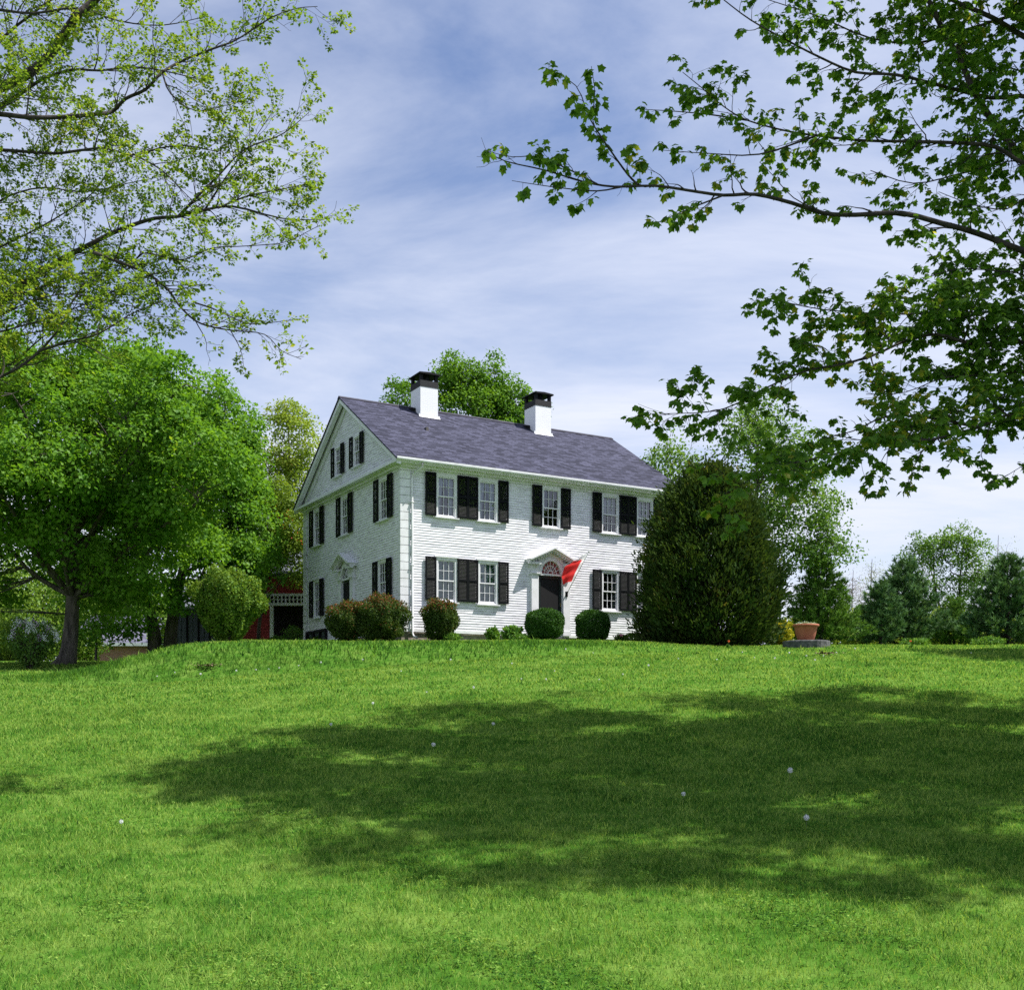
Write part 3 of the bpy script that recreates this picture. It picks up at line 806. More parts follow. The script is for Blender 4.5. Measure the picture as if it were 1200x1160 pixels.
        # raking cornice, returns, dentils
        for s in (-1, 1):
            pd.prism([(s * bw, zb_ + .0), (0, za_ - .0), (0, za_ + .07), (s * (bw + .05), zb_ + .045)], 'y', -.42, -.02)
            pd.prism([(s * bw, zb_ - .06), (s * .0, za_ - .07), (0, za_ - .001), (s * bw, zb_ - .001)], 'y', -.33, -.02)
            for k in range(9):
                f_ = (k + .6) / 9.4; x = s * bw * (1 - f_); z = zb_ - .062 + (za_ - zb_) * f_
                pd.box(x - .028, x + .028, -.30, -.13, z - .06, z - .003)
            a, b_ = sorted((s * (half - .32), s * (bw + .02)))
            pd.box(a, b_, -.30, -.165, zb_ - .13, zb_ - .065)
        pd.build('pediment', M['trim'], house, matrix)
        fn = MB(); vs = [(0, -.05, zc)] + [(x, -.05, z) for x, z in pts_in]
        fn.add(vs, [(0, i + 1, i + 2) for i in range(N_)])
        fo = fn.build('fanlight', M['fan'] if front else M['screen'], house, matrix)
        sp = MB()
        for i in range(1, 8):
            a = math.pi * i / 8; c_, s_ = math.cos(a), math.sin(a)
            sp.prism([(c_ * .10 - s_ * .008, zc + s_ * .10 + c_ * .008), (c_ * .10 + s_ * .008, zc + s_ * .10 - c_ * .008), (c_ * r0 + s_ * .008, zc + s_ * r0 * sy - c_ * .008), (c_ * r0 - s_ * .008, zc + s_ * r0 * sy + c_ * .008)], 'y', -.07, -.052)
        for rr in (.10, r0 * .62):
            for i in range(N_):
                a0, a1 = math.pi * i / N_, math.pi * (i + 1) / N_
                sp.prism([(rr * math.cos(a0), zc + rr * sy * math.sin(a0)), ((rr + .018) * math.cos(a0), zc + (rr + .018) * sy * math.sin(a0)), ((rr + .018) * math.cos(a1), zc + (rr + .018) * sy * math.sin(a1)), (rr * math.cos(a1), zc + rr * sy * math.sin(a1))], 'y', -.072, -.053)
        sp.build('muntins', M['trim'], fo)
        dr = MB(); zd0 = ZS + .06 - ZB; zd1 = zt
        dr.box(-dh, -dh + .10, -.035, .01, zd0, zd1); dr.box(dh - .10, dh, -.035, .01, zd0, zd1)
        for a, b_ in ((zd0, zd0 + .22), (zd1 - .11, zd1), (zd0 + .78, zd0 + .90), (zd0 + .62, zd0 + .66)): dr.box(-dh + .10, dh - .10, -.034, .01, a, b_)
        do = dr.build('door', M['door'], house, matrix)
        sc_ = MB(); sc_.add([(-dh + .1, -.006, zd0 + .22), (dh - .1, -.006, zd0 + .22), (dh - .1, -.006, zd1 - .11), (-dh + .1, -.006, zd1 - .11)], [(0, 1, 2, 3)])
        sc_.build('screen', M['screen'], do)
        hd = MB(); hd.tube([(dh - .05, -.036, zd0 + 1.0), (dh - .05, -.075, zd0 + 1.0), (dh - .05, -.075, zd0 + 1.12), (dh - .05, -.036, zd0 + 1.12)], .009, 6)
        hd.build('handle', M['brass'], do)
        bd = MB(); bd.box(-dh, dh, .012, .05, zd0 - .06, zd1); bd.build('inner_door', M['door'], house, matrix)
        st = MB(); st.box(-.85, .85, -.95, -.16, 1.75 - ZB, 2.60 - ZB); st.box(-.95, .95, -1.30, -.951, 1.7 - ZB, 2.45 - ZB)
        st.build('step', M['granite'], house, matrix)
    doorway(Matrix.Translation((6.09, 0, 0)), .85, .515, True)
    doorway(Matrix.Translation((0, 5.03, 0)) @ Matrix.Rotation(rad(-90), 4, 'Z'), .76, .46, False)
    return house
build_house()

# flag on an angled pole by the front door
def build_flag():
    base = Vector(HW(6.77, -.14, 4.33)); nrm = Vector((-HB[0], -HB[1], 0)); al = Vector((HA[0], HA[1], 0))
    dirp = (nrm * .70 + Vector((0, 0, .71)) + al * .03).normalized()
    fo = empty('flag', base); tag(fo, 'red and white flag on a slanted pole beside the front door', 'flag')
    pb = MB(); Lp = 2.02
    pb.tube([dirp * -.03, dirp * Lp], .014, 8)
    pb.lathe([(0, 0), (.03, .02), (.03, .05), (0, .07)], tuple(dirp * Lp - Vector((0, 0, .035))), 10)
    pb.build('pole', M['trim'], fo, smooth=True)
    br = MB(); br.tube([dirp * -.06, dirp * .12], .026, 8); br.box(-.05, .05, -.02, .02, -.1, .1)
    br.build('bracket', M['black'], fo)
    fly = Vector((-1.0, .12, .06)).normalized(); side = dirp.cross(fly).normalized()
    nu, nv_ = 26, 22; vs = []; mi = []; fs = []
    for i in range(nu + 1):
        s = i / nu
        for j in range(nv_ + 1):
            t = j / nv_
            ln = .72 * (.50 + .50 * math.sin(math.pi * min(1, s * .95 + .08)))
            p = dirp * (.62 + 1.33 * s * (1 - .10 * t) + .02 * t) + fly * (ln * t * (1 - .15 * t))
            p += side * (.10 * math.sin(s * 17 + t * 2.0) * t ** .6 + .04 * math.sin(t * 9 + s * 5) * t)
            p += Vector((0, 0, -.10 * t * t - .05 * math.sin(s * 7) * t))
            vs.append(p)
    fb = MB()
    for i in range(nu):
        for j in range(nv_):
            fs.append((i * (nv_ + 1) + j, i * (nv_ + 1) + j + 1, (i + 1) * (nv_ + 1) + j + 1, (i + 1) * (nv_ + 1) + j))
            s, t = i / nu, j / nv_
            mi.append(1 if (s > .76 + .05 * t or t < .10 - .0 * s) else 0)
    fb.add(vs, fs); fb.m = mi
    fb.build('cloth', [M['flag_red'], M['flag_white']], fo, smooth=True)
build_flag()

# ------------------------------------------------------------------ vegetation tools
class Wood:
    def __init__(s): s.V = []; s.F = []; s.n = 0
    def tube(s, P, R, k=6):
        P = np.asarray(P, float); R = np.asarray(R, float); n = len(P)
        T = np.gradient(P, axis=0); T /= np.linalg.norm(T, axis=1)[:, None] + 1e-9
        ref = np.array([0.0, 0, 1.0]) if abs(T[:, 2]).mean() < .8 else np.array([1.0, 0, 0])
        U = np.cross(T, ref); U /= np.linalg.norm(U, axis=1)[:, None] + 1e-9
        Wv = np.cross(T, U)
        a = 2 * np.pi * np.arange(k) / k
        V = P[:, None] + R[:, None, None] * (np.cos(a)[None, :, None] * U[:, None] + np.sin(a)[None, :, None] * Wv[:, None])
        i = np.arange(n - 1)[:, None] * k; j = np.arange(k)[None]; j2 = (j + 1) % k
        Fq = np.stack([i + j, i + j2, i + k + j2, i + k + j], -1).reshape(-1, 4) + s.n
        s.V.append(V.reshape(-1, 3)); s.F.append(Fq); s.n += n * k
    def build(s, name, m, parent, off=(0, 0, 0)):
        return np_mesh(name, np.concatenate(s.V) - np.array(off), np.concatenate(s.F), m, parent, smooth=True)

T_FOLD = (np.array([[0, 0, 0], [.45, -.36, .10], [1, 0, -.02], [.45, .36, .10]]), np.array([[0, 1, 2], [0, 2, 3]]))
_mo = [(0, 0), (.0, -.42), (.26, -.33), (.62, -.50), (.66, -.24), (1.0, 0), (.66, .24), (.62, .50), (.26, .33), (.0, .42)]
T_MAPLE = (np.array([[.35, 0, .05]] + [[x, y, -.28 * x * x - .26 * abs(y)] for x, y in _mo]),
           np.array([[0, i + 1, (i + 1) % 10 + 1] for i in range(10)]))
T_NEEDLE = (np.array([[0, -.03, 0], [0, .03, 0], [1, 0, 0]]), np.array([[0, 1, 2]]))
T_SPRAY = (np.array([[0, 0, 0], [.35, -.22, .03], [.62, -.10, 0], [.75, -.20, .02], [1.0, 0, -.05], [.72, .17, .02], [.60, .08, 0], [.33, .24, .03]]),
           np.array([[0, 1, 2], [0, 2, 6], [0, 6, 7], [2, 3, 4], [2, 4, 6], [6, 4, 5]]))

class Leaves:
    def __init__(s, tmpl): s.t = tmpl; s.p = []; s.d = []; s.n = []; s.s = []; s.r = []
    def add(s, p, d, n, size, r=None):
        p = np.atleast_2d(p); k = len(p)
        s.p.append(p); s.d.append(np.broadcast_to(d, (k, 3))); s.n.append(np.broadcast_to(n, (k, 3)))
        s.s.append(np.broadcast_to(size, (k,))); s.r.append(rng.random(k) if r is None else r)
    def count(s): return sum(len(x) for x in s.p)
    def build(s, name, m, parent, off=(0, 0, 0)):
        p = np.concatenate(s.p) - np.array(off); d = np.concatenate(s.d).astype(float); n = np.concatenate(s.n).astype(float); sz = np.concatenate(s.s); r = np.concatenate(s.r)
        d = d / (np.linalg.norm(d, axis=1)[:, None] + 1e-9)
        y = np.cross(n, d); y /= np.linalg.norm(y, axis=1)[:, None] + 1e-9
        z = np.cross(d, y)
        tv, tf = s.t; k = len(tv)
        V = p[:, None] + sz[:, None, None] * (tv[None, :, 0:1] * d[:, None] + tv[None, :, 1:2] * y[:, None] + tv[None, :, 2:3] * z[:, None])
        Fc = (np.arange(len(p))[:, None, None] * k + tf[None]).reshape(-1, 3)
        return np_mesh(name, V.reshape(-1, 3), Fc, m, parent, attr=np.repeat(r, k))

def unit(v): return v / (np.linalg.norm(v) + 1e-9)
def rvec(n=None):
    v = rng.normal(size=(n, 3) if n else 3); return v / (np.linalg.norm(v, axis=-1, keepdims=True) + 1e-9)

def smooth_path(P, per=4):
    """Catmull-Rom through the points"""
    P = np.asarray(P, float); Q = np.vstack([2 * P[0] - P[1], P, 2 * P[-1] - P[-2]]); out = []
    for i in range(1, len(Q) - 2):
        for t in np.linspace(0, 1, per, endpoint=False):
            a, b_, c, d = Q[i - 1], Q[i], Q[i + 1], Q[i + 2]
            out.append(.5 * (2 * b_ + (c - a) * t + (2 * a - 5 * b_ + 4 * c - d) * t * t + (3 * b_ - a - 3 * c + d) * t ** 3))
    out.append(P[-1]); return np.array(out)

def walk(p, d, L_, n, wob, up):
    P = [np.array(p, float)]; d = unit(np.array(d, float)); st = L_ / n
    for _ in range(n):
        d = unit(d + rng.normal(size=3) * wob + np.array([0, 0, up])); P.append(P[-1] + d * st)
    return np.array(P)

def grow(Wd, Lf, P, r0, r1, lv, spec):
    """tube along P, side shoots along it, leaves on the last shoots"""
    n = len(P); seg = np.linalg.norm(np.diff(P, axis=0), axis=1); cum = np.concatenate([[0], np.cumsum(seg)]); Lt = cum[-1]
    R = r0 + (r1 - r0) * (cum / Lt) ** .8
    Wd.tube(P, R, spec['sides'][min(lv, len(spec['sides']) - 1)])
    if lv < len(spec['lv']):
        sp, ln, ang, start, up = spec['lv'][lv]
        s = Lt * start + sp * rng.random()
        while s < Lt:
            i = min(np.searchsorted(cum, s), n - 1); i = max(i, 1); f = (s - cum[i - 1]) / (seg[i - 1] + 1e-9)
            p = P[i - 1] + (P[i] - P[i - 1]) * f; t = unit(P[i] - P[i - 1])
            q = rng.normal(size=3); q[2] *= spec.get('flat', .6); q = unit(q - t * q.dot(t))
            a = ang * rng.uniform(.7, 1.35)
            dd = t * math.cos(a) + q * math.sin(a) + np.array([0, 0, spec.get('lift', .1)])
            cl_ = ln * rng.uniform(.45, 1.25) * (1 - .68 * s / Lt)
            rr = min(r0 + (r1 - r0) * (s / Lt) ** .8, spec['rmax'][lv]) * rng.uniform(.5, .8)
            C = walk(p, dd, cl_, spec['seg'][lv], spec['wob'], up)
            grow(Wd, Lf, C, max(rr, .0022), .0018, lv + 1, spec)
            s += sp * rng.uniform(.6, 1.5)
    if lv >= spec['leaf_from']:
        spec['leaf'](Lf, P, lv)

def leaf_fn(step, size, droop, nper, tipn, skip=0.0, spread=1.0):
    def fn(Lf, P, lv):
        if rng.random() < skip: return
        seg = np.linalg.norm(np.diff(P, axis=0), axis=1); cum = np.concatenate([[0], np.cumsum(seg)]); Lt = cum[-1]
        ss = np.arange(Lt * .25 + step * rng.random(), Lt, step)
        pts, ds = [], []
        for s in ss:
            i = max(1, min(np.searchsorted(cum, s), len(P) - 1)); p = P[i - 1] + (P[i] - P[i - 1]) * ((s - cum[i - 1]) / (seg[i - 1] + 1e-9)); t = unit(P[i] - P[i - 1])
            for _ in range(nper): pts.append(p); ds.append(t * .35 + rvec() * spread)
        t = unit(P[-1] - P[-2])
        for _ in range(tipn): pts.append(P[-1]); ds.append(t * .6 + rvec() * spread)
        if not pts: return
        ds = np.array(ds); ds /= np.linalg.norm(ds, axis=1)[:, None]
        ds[:, 2] = ds[:, 2] * .55 - droop * rng.uniform(.3, 1.3, len(ds))
        ds /= np.linalg.norm(ds, axis=1)[:, None]
        pts = np.array(pts) + ds * size * rng.uniform(.25, .7, len(ds))[:, None]
        no = rvec(len(pts)) * .55 + np.array([0, 0, 1.0])
        Lf.add(pts, ds, no, size * rng.uniform(.55, 1.15, len(pts)))
    return fn

# ------------------------------------------------------------------ foreground trees at the frame's two sides
def right_maple():
    base = (11.6, 15.4, gz(11.6, 15.4))
    root = empty('maple_tree', base)
    tag(root, 'big dark-leaved maple reaching in from the right edge over the lawn', 'tree')
    Wd = Wood(); Lf = Leaves(T_MAPLE)
    tb = np.array(base)
    trunk = smooth_path([tb + [0, 0, -.3], tb + [-.05, .05, 1.5], tb + [.1, 0, 4], tb + [0, .2, 7], tb + [.2, .1, 10], tb + [.1, 0, 13], tb + [.2, .1, 16.5]], 4)
    Wd.tube(trunk, np.interp(trunk[:, 2], [tb[2] - .3, tb[2] + .4, tb[2] + 5, tb[2] + 10, tb[2] + 16.5], [.62, .46, .38, .24, .04]), 14)
    def tp(z): i = np.argmin(abs(trunk[:, 2] - z)); return trunk[i]
    spec = dict(sides=[7, 5, 4, 3], lv=[(.135, 1.05, .85, .10, .02), (.11, .40, .8, .2, .0)], seg=[6, 4], rmax=[.018, .006], wob=.16, flat=.28, lift=.07, leaf_from=2, leaf=leaf_fn(.055, .082, .8, 2, 7, .03))
    sparse = dict(spec); sparse['lv'] = [(.24, .85, .8, .12, .03), (.15, .36, .8, .3, .0)]; sparse['leaf'] = leaf_fn(.07, .088, .8, 2, 8, .2)
    dense = dict(spec); dense['lv'] = [(.105, 1.10, .85, .05, .015), (.095, .42, .8, .15, .0)]; dense['leaf'] = leaf_fn(.052, .082, .75, 2, 7, .03)
    def limb(pts, d0, d1, r0, r1, sp, sub=False, z0=None):
        n = len(pts); P = [PX(x, y, d0 + (d1 - d0) * i / (n - 1) + .12 * math.sin(i * 1.7)) for i, (x, y) in enumerate(pts)]
        if not sub:
            a = tp(z0 if z0 is not None else P[0][2] - .9); P = [a, a * .55 + P[0] * .45 + np.array([0, 0, .15])] + P
        P = smooth_path(P, 3)
        grow(Wd, Lf, P, r0, r1, 0, sp)
    limb([(1215, 300), (1147, 274), (1104, 262), (1056, 250), (1003, 252), (965, 250), (928, 238), (885, 228), (848, 229), (811, 224), (768, 218), (720, 219), (683, 213), (640, 200), (592, 189), (568, 176)], 13.2, 12.2, .075, .005, sparse)
    tipl = dict(sparse, lv=[(.20, .34, .8, .08, .02), (.12, .2, .8, .3, .0)], leaf_from=1, leaf=leaf_fn(.10, .095, .8, 2, 5, .15))
    limb([(730, 219), (700, 224), (662, 221), (625, 216), (600, 212)], 12.35, 12.3, .010, .003, tipl, True)
    limb([(700, 216), (665, 198), (630, 184), (600, 184), (572, 178)], 12.35, 12.1, .010, .003, tipl, True)
    limb([(965, 250), (930, 232), (905, 205), (890, 190)], 12.8, 12.9, .009, .003, tipl, True)
    limb([(748, 217), (736, 205), (715, 176), (691, 139), (675, 101), (640, 80)], 12.4, 12.2, .014, .003, dict(sparse, lv=[(.14, .34, .8, .1, .03)], leaf_from=1, leaf=leaf_fn(.065, .10, .75, 2, 7, .05)), True)
    limb([(693, 140), (697, 110), (693, 78)], 12.3, 12.2, .008, .003, dict(sparse, lv=[(.12, .2, .8, .1, .03)], leaf_from=1, leaf=leaf_fn(.065, .10, .75, 2, 7, .05)), True)
    limb([(848, 229), (820, 240), (800, 248), (768, 262)], 12.6, 12.4, .012, .003, dict(sparse, lv=[(.13, .26, .8, .1, .0)], leaf_from=1, leaf=leaf_fn(.065, .10, .75, 2, 7, .05)), True)
    limb([(1220, 200), (1168, 173), (1125, 168), (1067, 166), (1013, 165), (965, 160), (923, 154), (875, 141), (848, 125), (827, 107), (800, 85)], 14, 13.2, .06, .004, dict(spec, leaf=leaf_fn(.058, .085, .75, 2, 8, .1)))
    limb([(875, 141), (835, 135), (795, 131), (747, 128)], 13.3, 13.1, .012, .003, dict(sparse, lv=[(.16, .3, .8, .1, .03)], leaf_from=1), True)
    limb([(955, 160), (890, 181), (830, 180), (773, 176)], 13.5, 13.0, .014, .003, dict(sparse, lv=[(.16, .4, .8, .1, .0)], leaf_from=1), True)
    limb([(1225, 118), (1163, 115), (1104, 101), (1051, 88), (1003, 85), (960, 67), (923, 48), (880, 24), (848, 0), (825, -20)], 14.4, 13.6, .06, .005, spec)
    limb([(1225, 235), (1200, 190), (1168, 149), (1141, 107), (1125, 69), (1109, 43), (1088, 0), (1070, -50), (1050, -110)], 14.6, 14.4, .10, .02, spec)
    limb([(1240, 55), (1200, 43), (1163, 21), (1115, 0), (1060, -30), (980, -60)], 15.0, 14.5, .09, .01, spec)
    limb([(1220, 20), (1150, 30), (1080, 50), (1020, 45), (960, 20), (900, 0)], 15.2, 14.2, .05, .005, dense)
    limb([(1225, 150), (1170, 190), (1120, 205), (1070, 215), (1020, 200)], 15, 14.0, .04, .005, spec)
    limb([(1215, 405), (1168, 403), (1136, 403), (1099, 392), (1061, 400), (1024, 416), (987, 427), (944, 435), (901, 453), (859, 475), (827, 483), (773, 485)], 13, 11.8, .05, .004, dense)
    limb([(1215, 362), (1180, 360), (1125, 373), (1093, 368), (1040, 368), (965, 363), (896, 349)], 13.2, 12, .04, .004, dense)
    limb([(1220, 330), (1170, 318), (1120, 316), (1075, 330), (1040, 345)], 13.4, 12.8, .03, .004, dense)
    limb([(1220, 440), (1170, 440), (1110, 442), (1060, 460), (1015, 462)], 13.0, 12.2, .03, .004, dense)
    limb([(1215, 488), (1147, 501), (1093, 515), (1040, 517), (997, 528), (955, 537), (900, 552), (850, 578)], 12.4, 10.6, .045, .004, dense)
    limb([(1147, 501), (1093, 490), (1040, 488), (1000, 505), (960, 515)], 12.2, 11.0, .02, .004, dict(dense, lv=[(.13, .4, .8, .1, .0), (.12, .2, .8, .2, 0)]), True)
    limb([(1100, 513), (1080, 530), (1068, 555), (1062, 572)], 11.9, 11.7, .008, .003, dict(dense, lv=[(.10, .18, .8, .1, -.05)], leaf_from=1), True)
    limb([(1230, 530), (1200, 545), (1175, 560), (1155, 568)], 12.2, 11.8, .015, .003, dict(dense, lv=[(.12, .25, .8, .1, -.02)], leaf_from=1))
    limb([(1230, 230), (1180, 245), (1140, 240), (1100, 225)], 14.5, 13.6, .03, .004, spec)
    limb([(1230, 380), (1190, 385), (1160, 380), (1130, 350)], 12.8, 12.6, .02, .004, dense)
    limb([(1230, 470), (1190, 465), (1150, 470), (1120, 485)], 12.6, 12.2, .02, .004, dense)
    limb([(1220, 90), (1170, 75), (1120, 55), (1080, 20)], 14.8, 14.2, .03, .004, spec)
    # rest of the crown above and beyond the frame: limbs and hanging clusters
    C0 = np.array([11.6, 14.4, 13.4]); RR = np.array([8.6, 8.0, 5.0])
    cs = []
    while len(cs) < 820:
        q = rvec() * rng.random() ** .38; p = C0 + q * RR
        if p[2] < .705 * p[1] + .9 and p[0] < .50 * p[1] + .7: continue
        if p[2] < 6.5: continue
        gx, gy = p[0] - .53 * p[2], p[1] + .06 * p[2]
        if math.sin(gx * 1.9 + 1) * math.sin(gy * 2.6) + .5 * math.sin(gx * .8 + gy * 1.7) < -.24: continue
        cs.append(p)
    cs = np.array(cs)
    for k in range(40):
        c = cs[rng.integers(len(cs))]; a = tp(max(4, c[2] - rng.uniform(2, 4.5)))
        Pm = smooth_path([a, a * .5 + c * .5 + np.array([0, 0, .5]), c], 5); Wd.tube(Pm, np.linspace(.08, .012, len(Pm)), 5)
    Lc = Leaves(T_FOLD)
    for c in cs:
        m_ = 95; q = rng.normal(size=(m_, 3)) * np.array([.34, .34, .20]); q[:, 2] -= .25 * (q[:, 0] ** 2 + q[:, 1] ** 2)
        d = rvec(m_); d[:, 2] = d[:, 2] * .5 - .5
        Lc.add(c + q, d, rvec(m_) * .5 + np.array([0, 0, 1]), rng.uniform(.13, .21, m_))
    lm = leaf_mat('dark_maple_leaf', (.055, .135, .016), (.125, .235, .030), (.27, .28, .04), .50, .6, .04, 1.9)
    tr_ = Wd.build('trunk', M['barkdark'], root, base)
    Lf.build('crown', lm, root, base)
    Lc.build('upper_crown', lm, root, base)
    print('right maple leaves', Lf.count(), Lc.count())
right_maple()

def left_maple():
    base = (-10.2, 14.5, gz(-10.2, 14.5))
    root = empty('maple_tree', base)
    tag(root, 'maple reaching in from the upper left edge with small yellow-green spring leaves', 'tree')
    Wd = Wood(); Lf = Leaves(T_FOLD); tb = np.array(base)
    trunk = smooth_path([tb + [0, 0, -.3], tb + [.05, .05, 1.5], tb + [-.1, 0, 4], tb + [0, .1, 7], tb + [.2, .1, 10], tb + [.4, 0, 13.5]], 4)
    Wd.tube(trunk, np.interp(trunk[:, 2], [tb[2] - .3, tb[2] + .4, tb[2] + 5, tb[2] + 10, tb[2] + 13.5], [.6, .45, .36, .22, .05]), 14)
    def tp(z): i = np.argmin(abs(trunk[:, 2] - z)); return trunk[i]
    lf = leaf_fn(.034, .048, .15, 3, 14, .0, 1.0)
    spec = dict(sides=[8, 4, 3, 3], lv=[(.130, 1.20, .75, .10, .03), (.115, .48, .7, .15, .02)], seg=[7, 4], rmax=[.014, .005], wob=.15, flat=.8, lift=.12, leaf_from=2, leaf=lf)
    tip = dict(spec, lv=[(.085, .70, .7, .08, .02), (.085, .30, .7, .2, .0)])
    def limb(pts, d0, d1, r0, r1, sp, sub=False):
        n = len(pts); P = [PX(x, y, d0 + (d1 - d0) * i / (n - 1) + .15 * math.sin(i * 1.3 + x)) for i, (x, y) in enumerate(pts)]
        if not sub:
            a = tp(P[0][2] - 1.2); P = [a, a * .5 + P[0] * .5 + np.array([0, 0, .1])] + P
        grow(Wd, Lf, smooth_path(P, 3), r0, r1, 0, sp)
    limb([(-25, 112), (0, 103), (23, 93), (47, 76), (66, 56), (78, 35), (93, 16), (112, 0), (125, -20), (150, -60)], 14, 13.5, .105, .04, spec)
    limb([(-25, 133), (0, 124), (23, 111), (50, 93), (85, 82), (116, 83), (155, 79), (190, 83), (240, 95)], 14.4, 13.2, .05, .005, spec)
    limb([(-25, 133), (0, 134), (39, 138), (78, 137), (112, 134), (132, 131), (147, 116), (171, 105), (190, 85), (217, 70), (248, 58), (275, 48), (299, 33), (322, 19), (349, 10), (372, 8)], 13.2, 13.4, .065, .004, spec)
    limb([(-25, 176), (0, 176), (31, 178), (66, 180), (97, 176), (124, 174), (155, 182), (186, 174), (217, 171), (255, 178)], 13.6, 12.9, .05, .005, spec)
    limb([(-25, 370), (10, 345), (40, 325), (74, 303), (101, 289), (128, 275), (155, 264), (182, 256), (209, 254), (233, 248), (272, 242), (330, 256), (380, 258)], 14.5, 13, .085, .004, spec)
    limb([(209, 254), (229, 233), (256, 206), (287, 175), (330, 158), (362, 132)], 13.3, 13, .02, .003, spec, True)
    limb([(255, 244), (290, 230), (330, 222), (375, 212)], 13.1, 12.8, .014, .003, tip, True)
    limb([(240, 246), (270, 200), (300, 160), (320, 130)], 13.2, 13.6, .014, .003, spec, True)
    limb([(60, 332), (105, 320), (144, 320), (167, 297), (194, 302), (217, 304), (248, 291), (279, 289), (310, 287), (337, 283), (375, 264)], 12.9, 12.4, .03, .003, tip)
    limb([(110, 296), (147, 310), (175, 322), (198, 341), (209, 357), (229, 376), (252, 384), (279, 388), (310, 392), (330, 411), (353, 421)], 12.7, 12.3, .022, .003, dict(tip, leaf=leaf_fn(.065, .06, .15, 2, 6, .25)), True)
    limb([(229, 355), (250, 362), (272, 372), (295, 380), (350, 374)], 12.4, 12.2, .010, .003, dict(tip, lv=[(.11, .3, .7, .2, .02)], leaf_from=1), True)
    limb([(270, 387), (282, 410), (286, 432)], 12.4, 12.3, .006, .002, dict(tip, lv=[(.10, .2, .7, .2, .02)], leaf_from=1), True)
    limb([(-25, 452), (0, 442), (23, 430), (47, 411), (70, 384), (83, 357), (100, 330)], 12.2, 12.4, .055, .008, spec)
    limb([(47, 411), (78, 401), (116, 391), (150, 370), (195, 350)], 12.3, 12.2, .018, .003, spec, True)
    limb([(-25, 305), (0, 290), (40, 270), (75, 250), (110, 225), (135, 185), (150, 150)], 14.2, 13.6, .03, .004, spec)
    limb([(-25, 250), (10, 230), (50, 220), (100, 225), (150, 215), (200, 205)], 14.6, 14, .03, .004, spec)
    limb([(-25, 10), (0, 12), (40, 16), (90, 10), (140, 25), (190, 30), (240, 20)], 14.8, 13.8, .04, .004, spec)
    limb([(-25, 60), (20, 30), (60, 0), (110, -30)], 15, 14.5, .04, .01, spec)
    limb([(-25, 385), (20, 360), (70, 345), (120, 350), (165, 362)], 13.0, 12.2, .03, .004, spec)
    limb([(-25, 420), (20, 395), (60, 385), (105, 365), (140, 335)], 13.4, 13, .03, .004, spec)
    limb([(155, 180), (190, 200), (215, 225), (240, 250)], 13.0, 12.8, .012, .003, spec, True)
    limb([(190, 85), (200, 110), (230, 130), (280, 120)], 13.2, 13.1, .012, .003, spec, True)
    lm = leaf_mat('young_yellow_green_leaf', (.115, .215, .024), (.225, .330, .048), (.33, .37, .06), .42, .7, .04, 1.4)
    limb([(-25, 400), (15, 385), (60, 372), (110, 352), (155, 330), (190, 318)], 12.8, 12.4, .03, .004, spec)
    limb([(-25, 340), (20, 330), (60, 322), (100, 330), (140, 345), (175, 345)], 13.6, 13.0, .03, .004, spec)
    limb([(-25, 440), (15, 425), (50, 395), (90, 372), (130, 372)], 13.2, 12.8, .03, .004, spec)
    # boughs beyond the frame
    for k in range(22):
        a = rng.uniform(.65, 1.75) * math.pi; z = rng.uniform(4.5, 13); st = tp(tb[2] + z)
        C = walk(st, [math.cos(a), math.sin(a), .5], rng.uniform(3.5, 6) * (1 - .35 * z / 14), 9, .10, .0)
        if (C[:, 0] > -.49 * C[:, 1] - .3).any() or C[:, 1].min() < 11.5: continue
        grow(Wd, Lf, C, .06, .01, 0, dict(spec, lv=[(.32, 1.2, .75, .15, .03), (.22, .5, .7, .15, .02)]))
    Wd.build('trunk', M['barkdark'], root, base)
    Lf.build('crown', lm, root, base)
    print('left maple leaves', Lf.count())
left_maple()

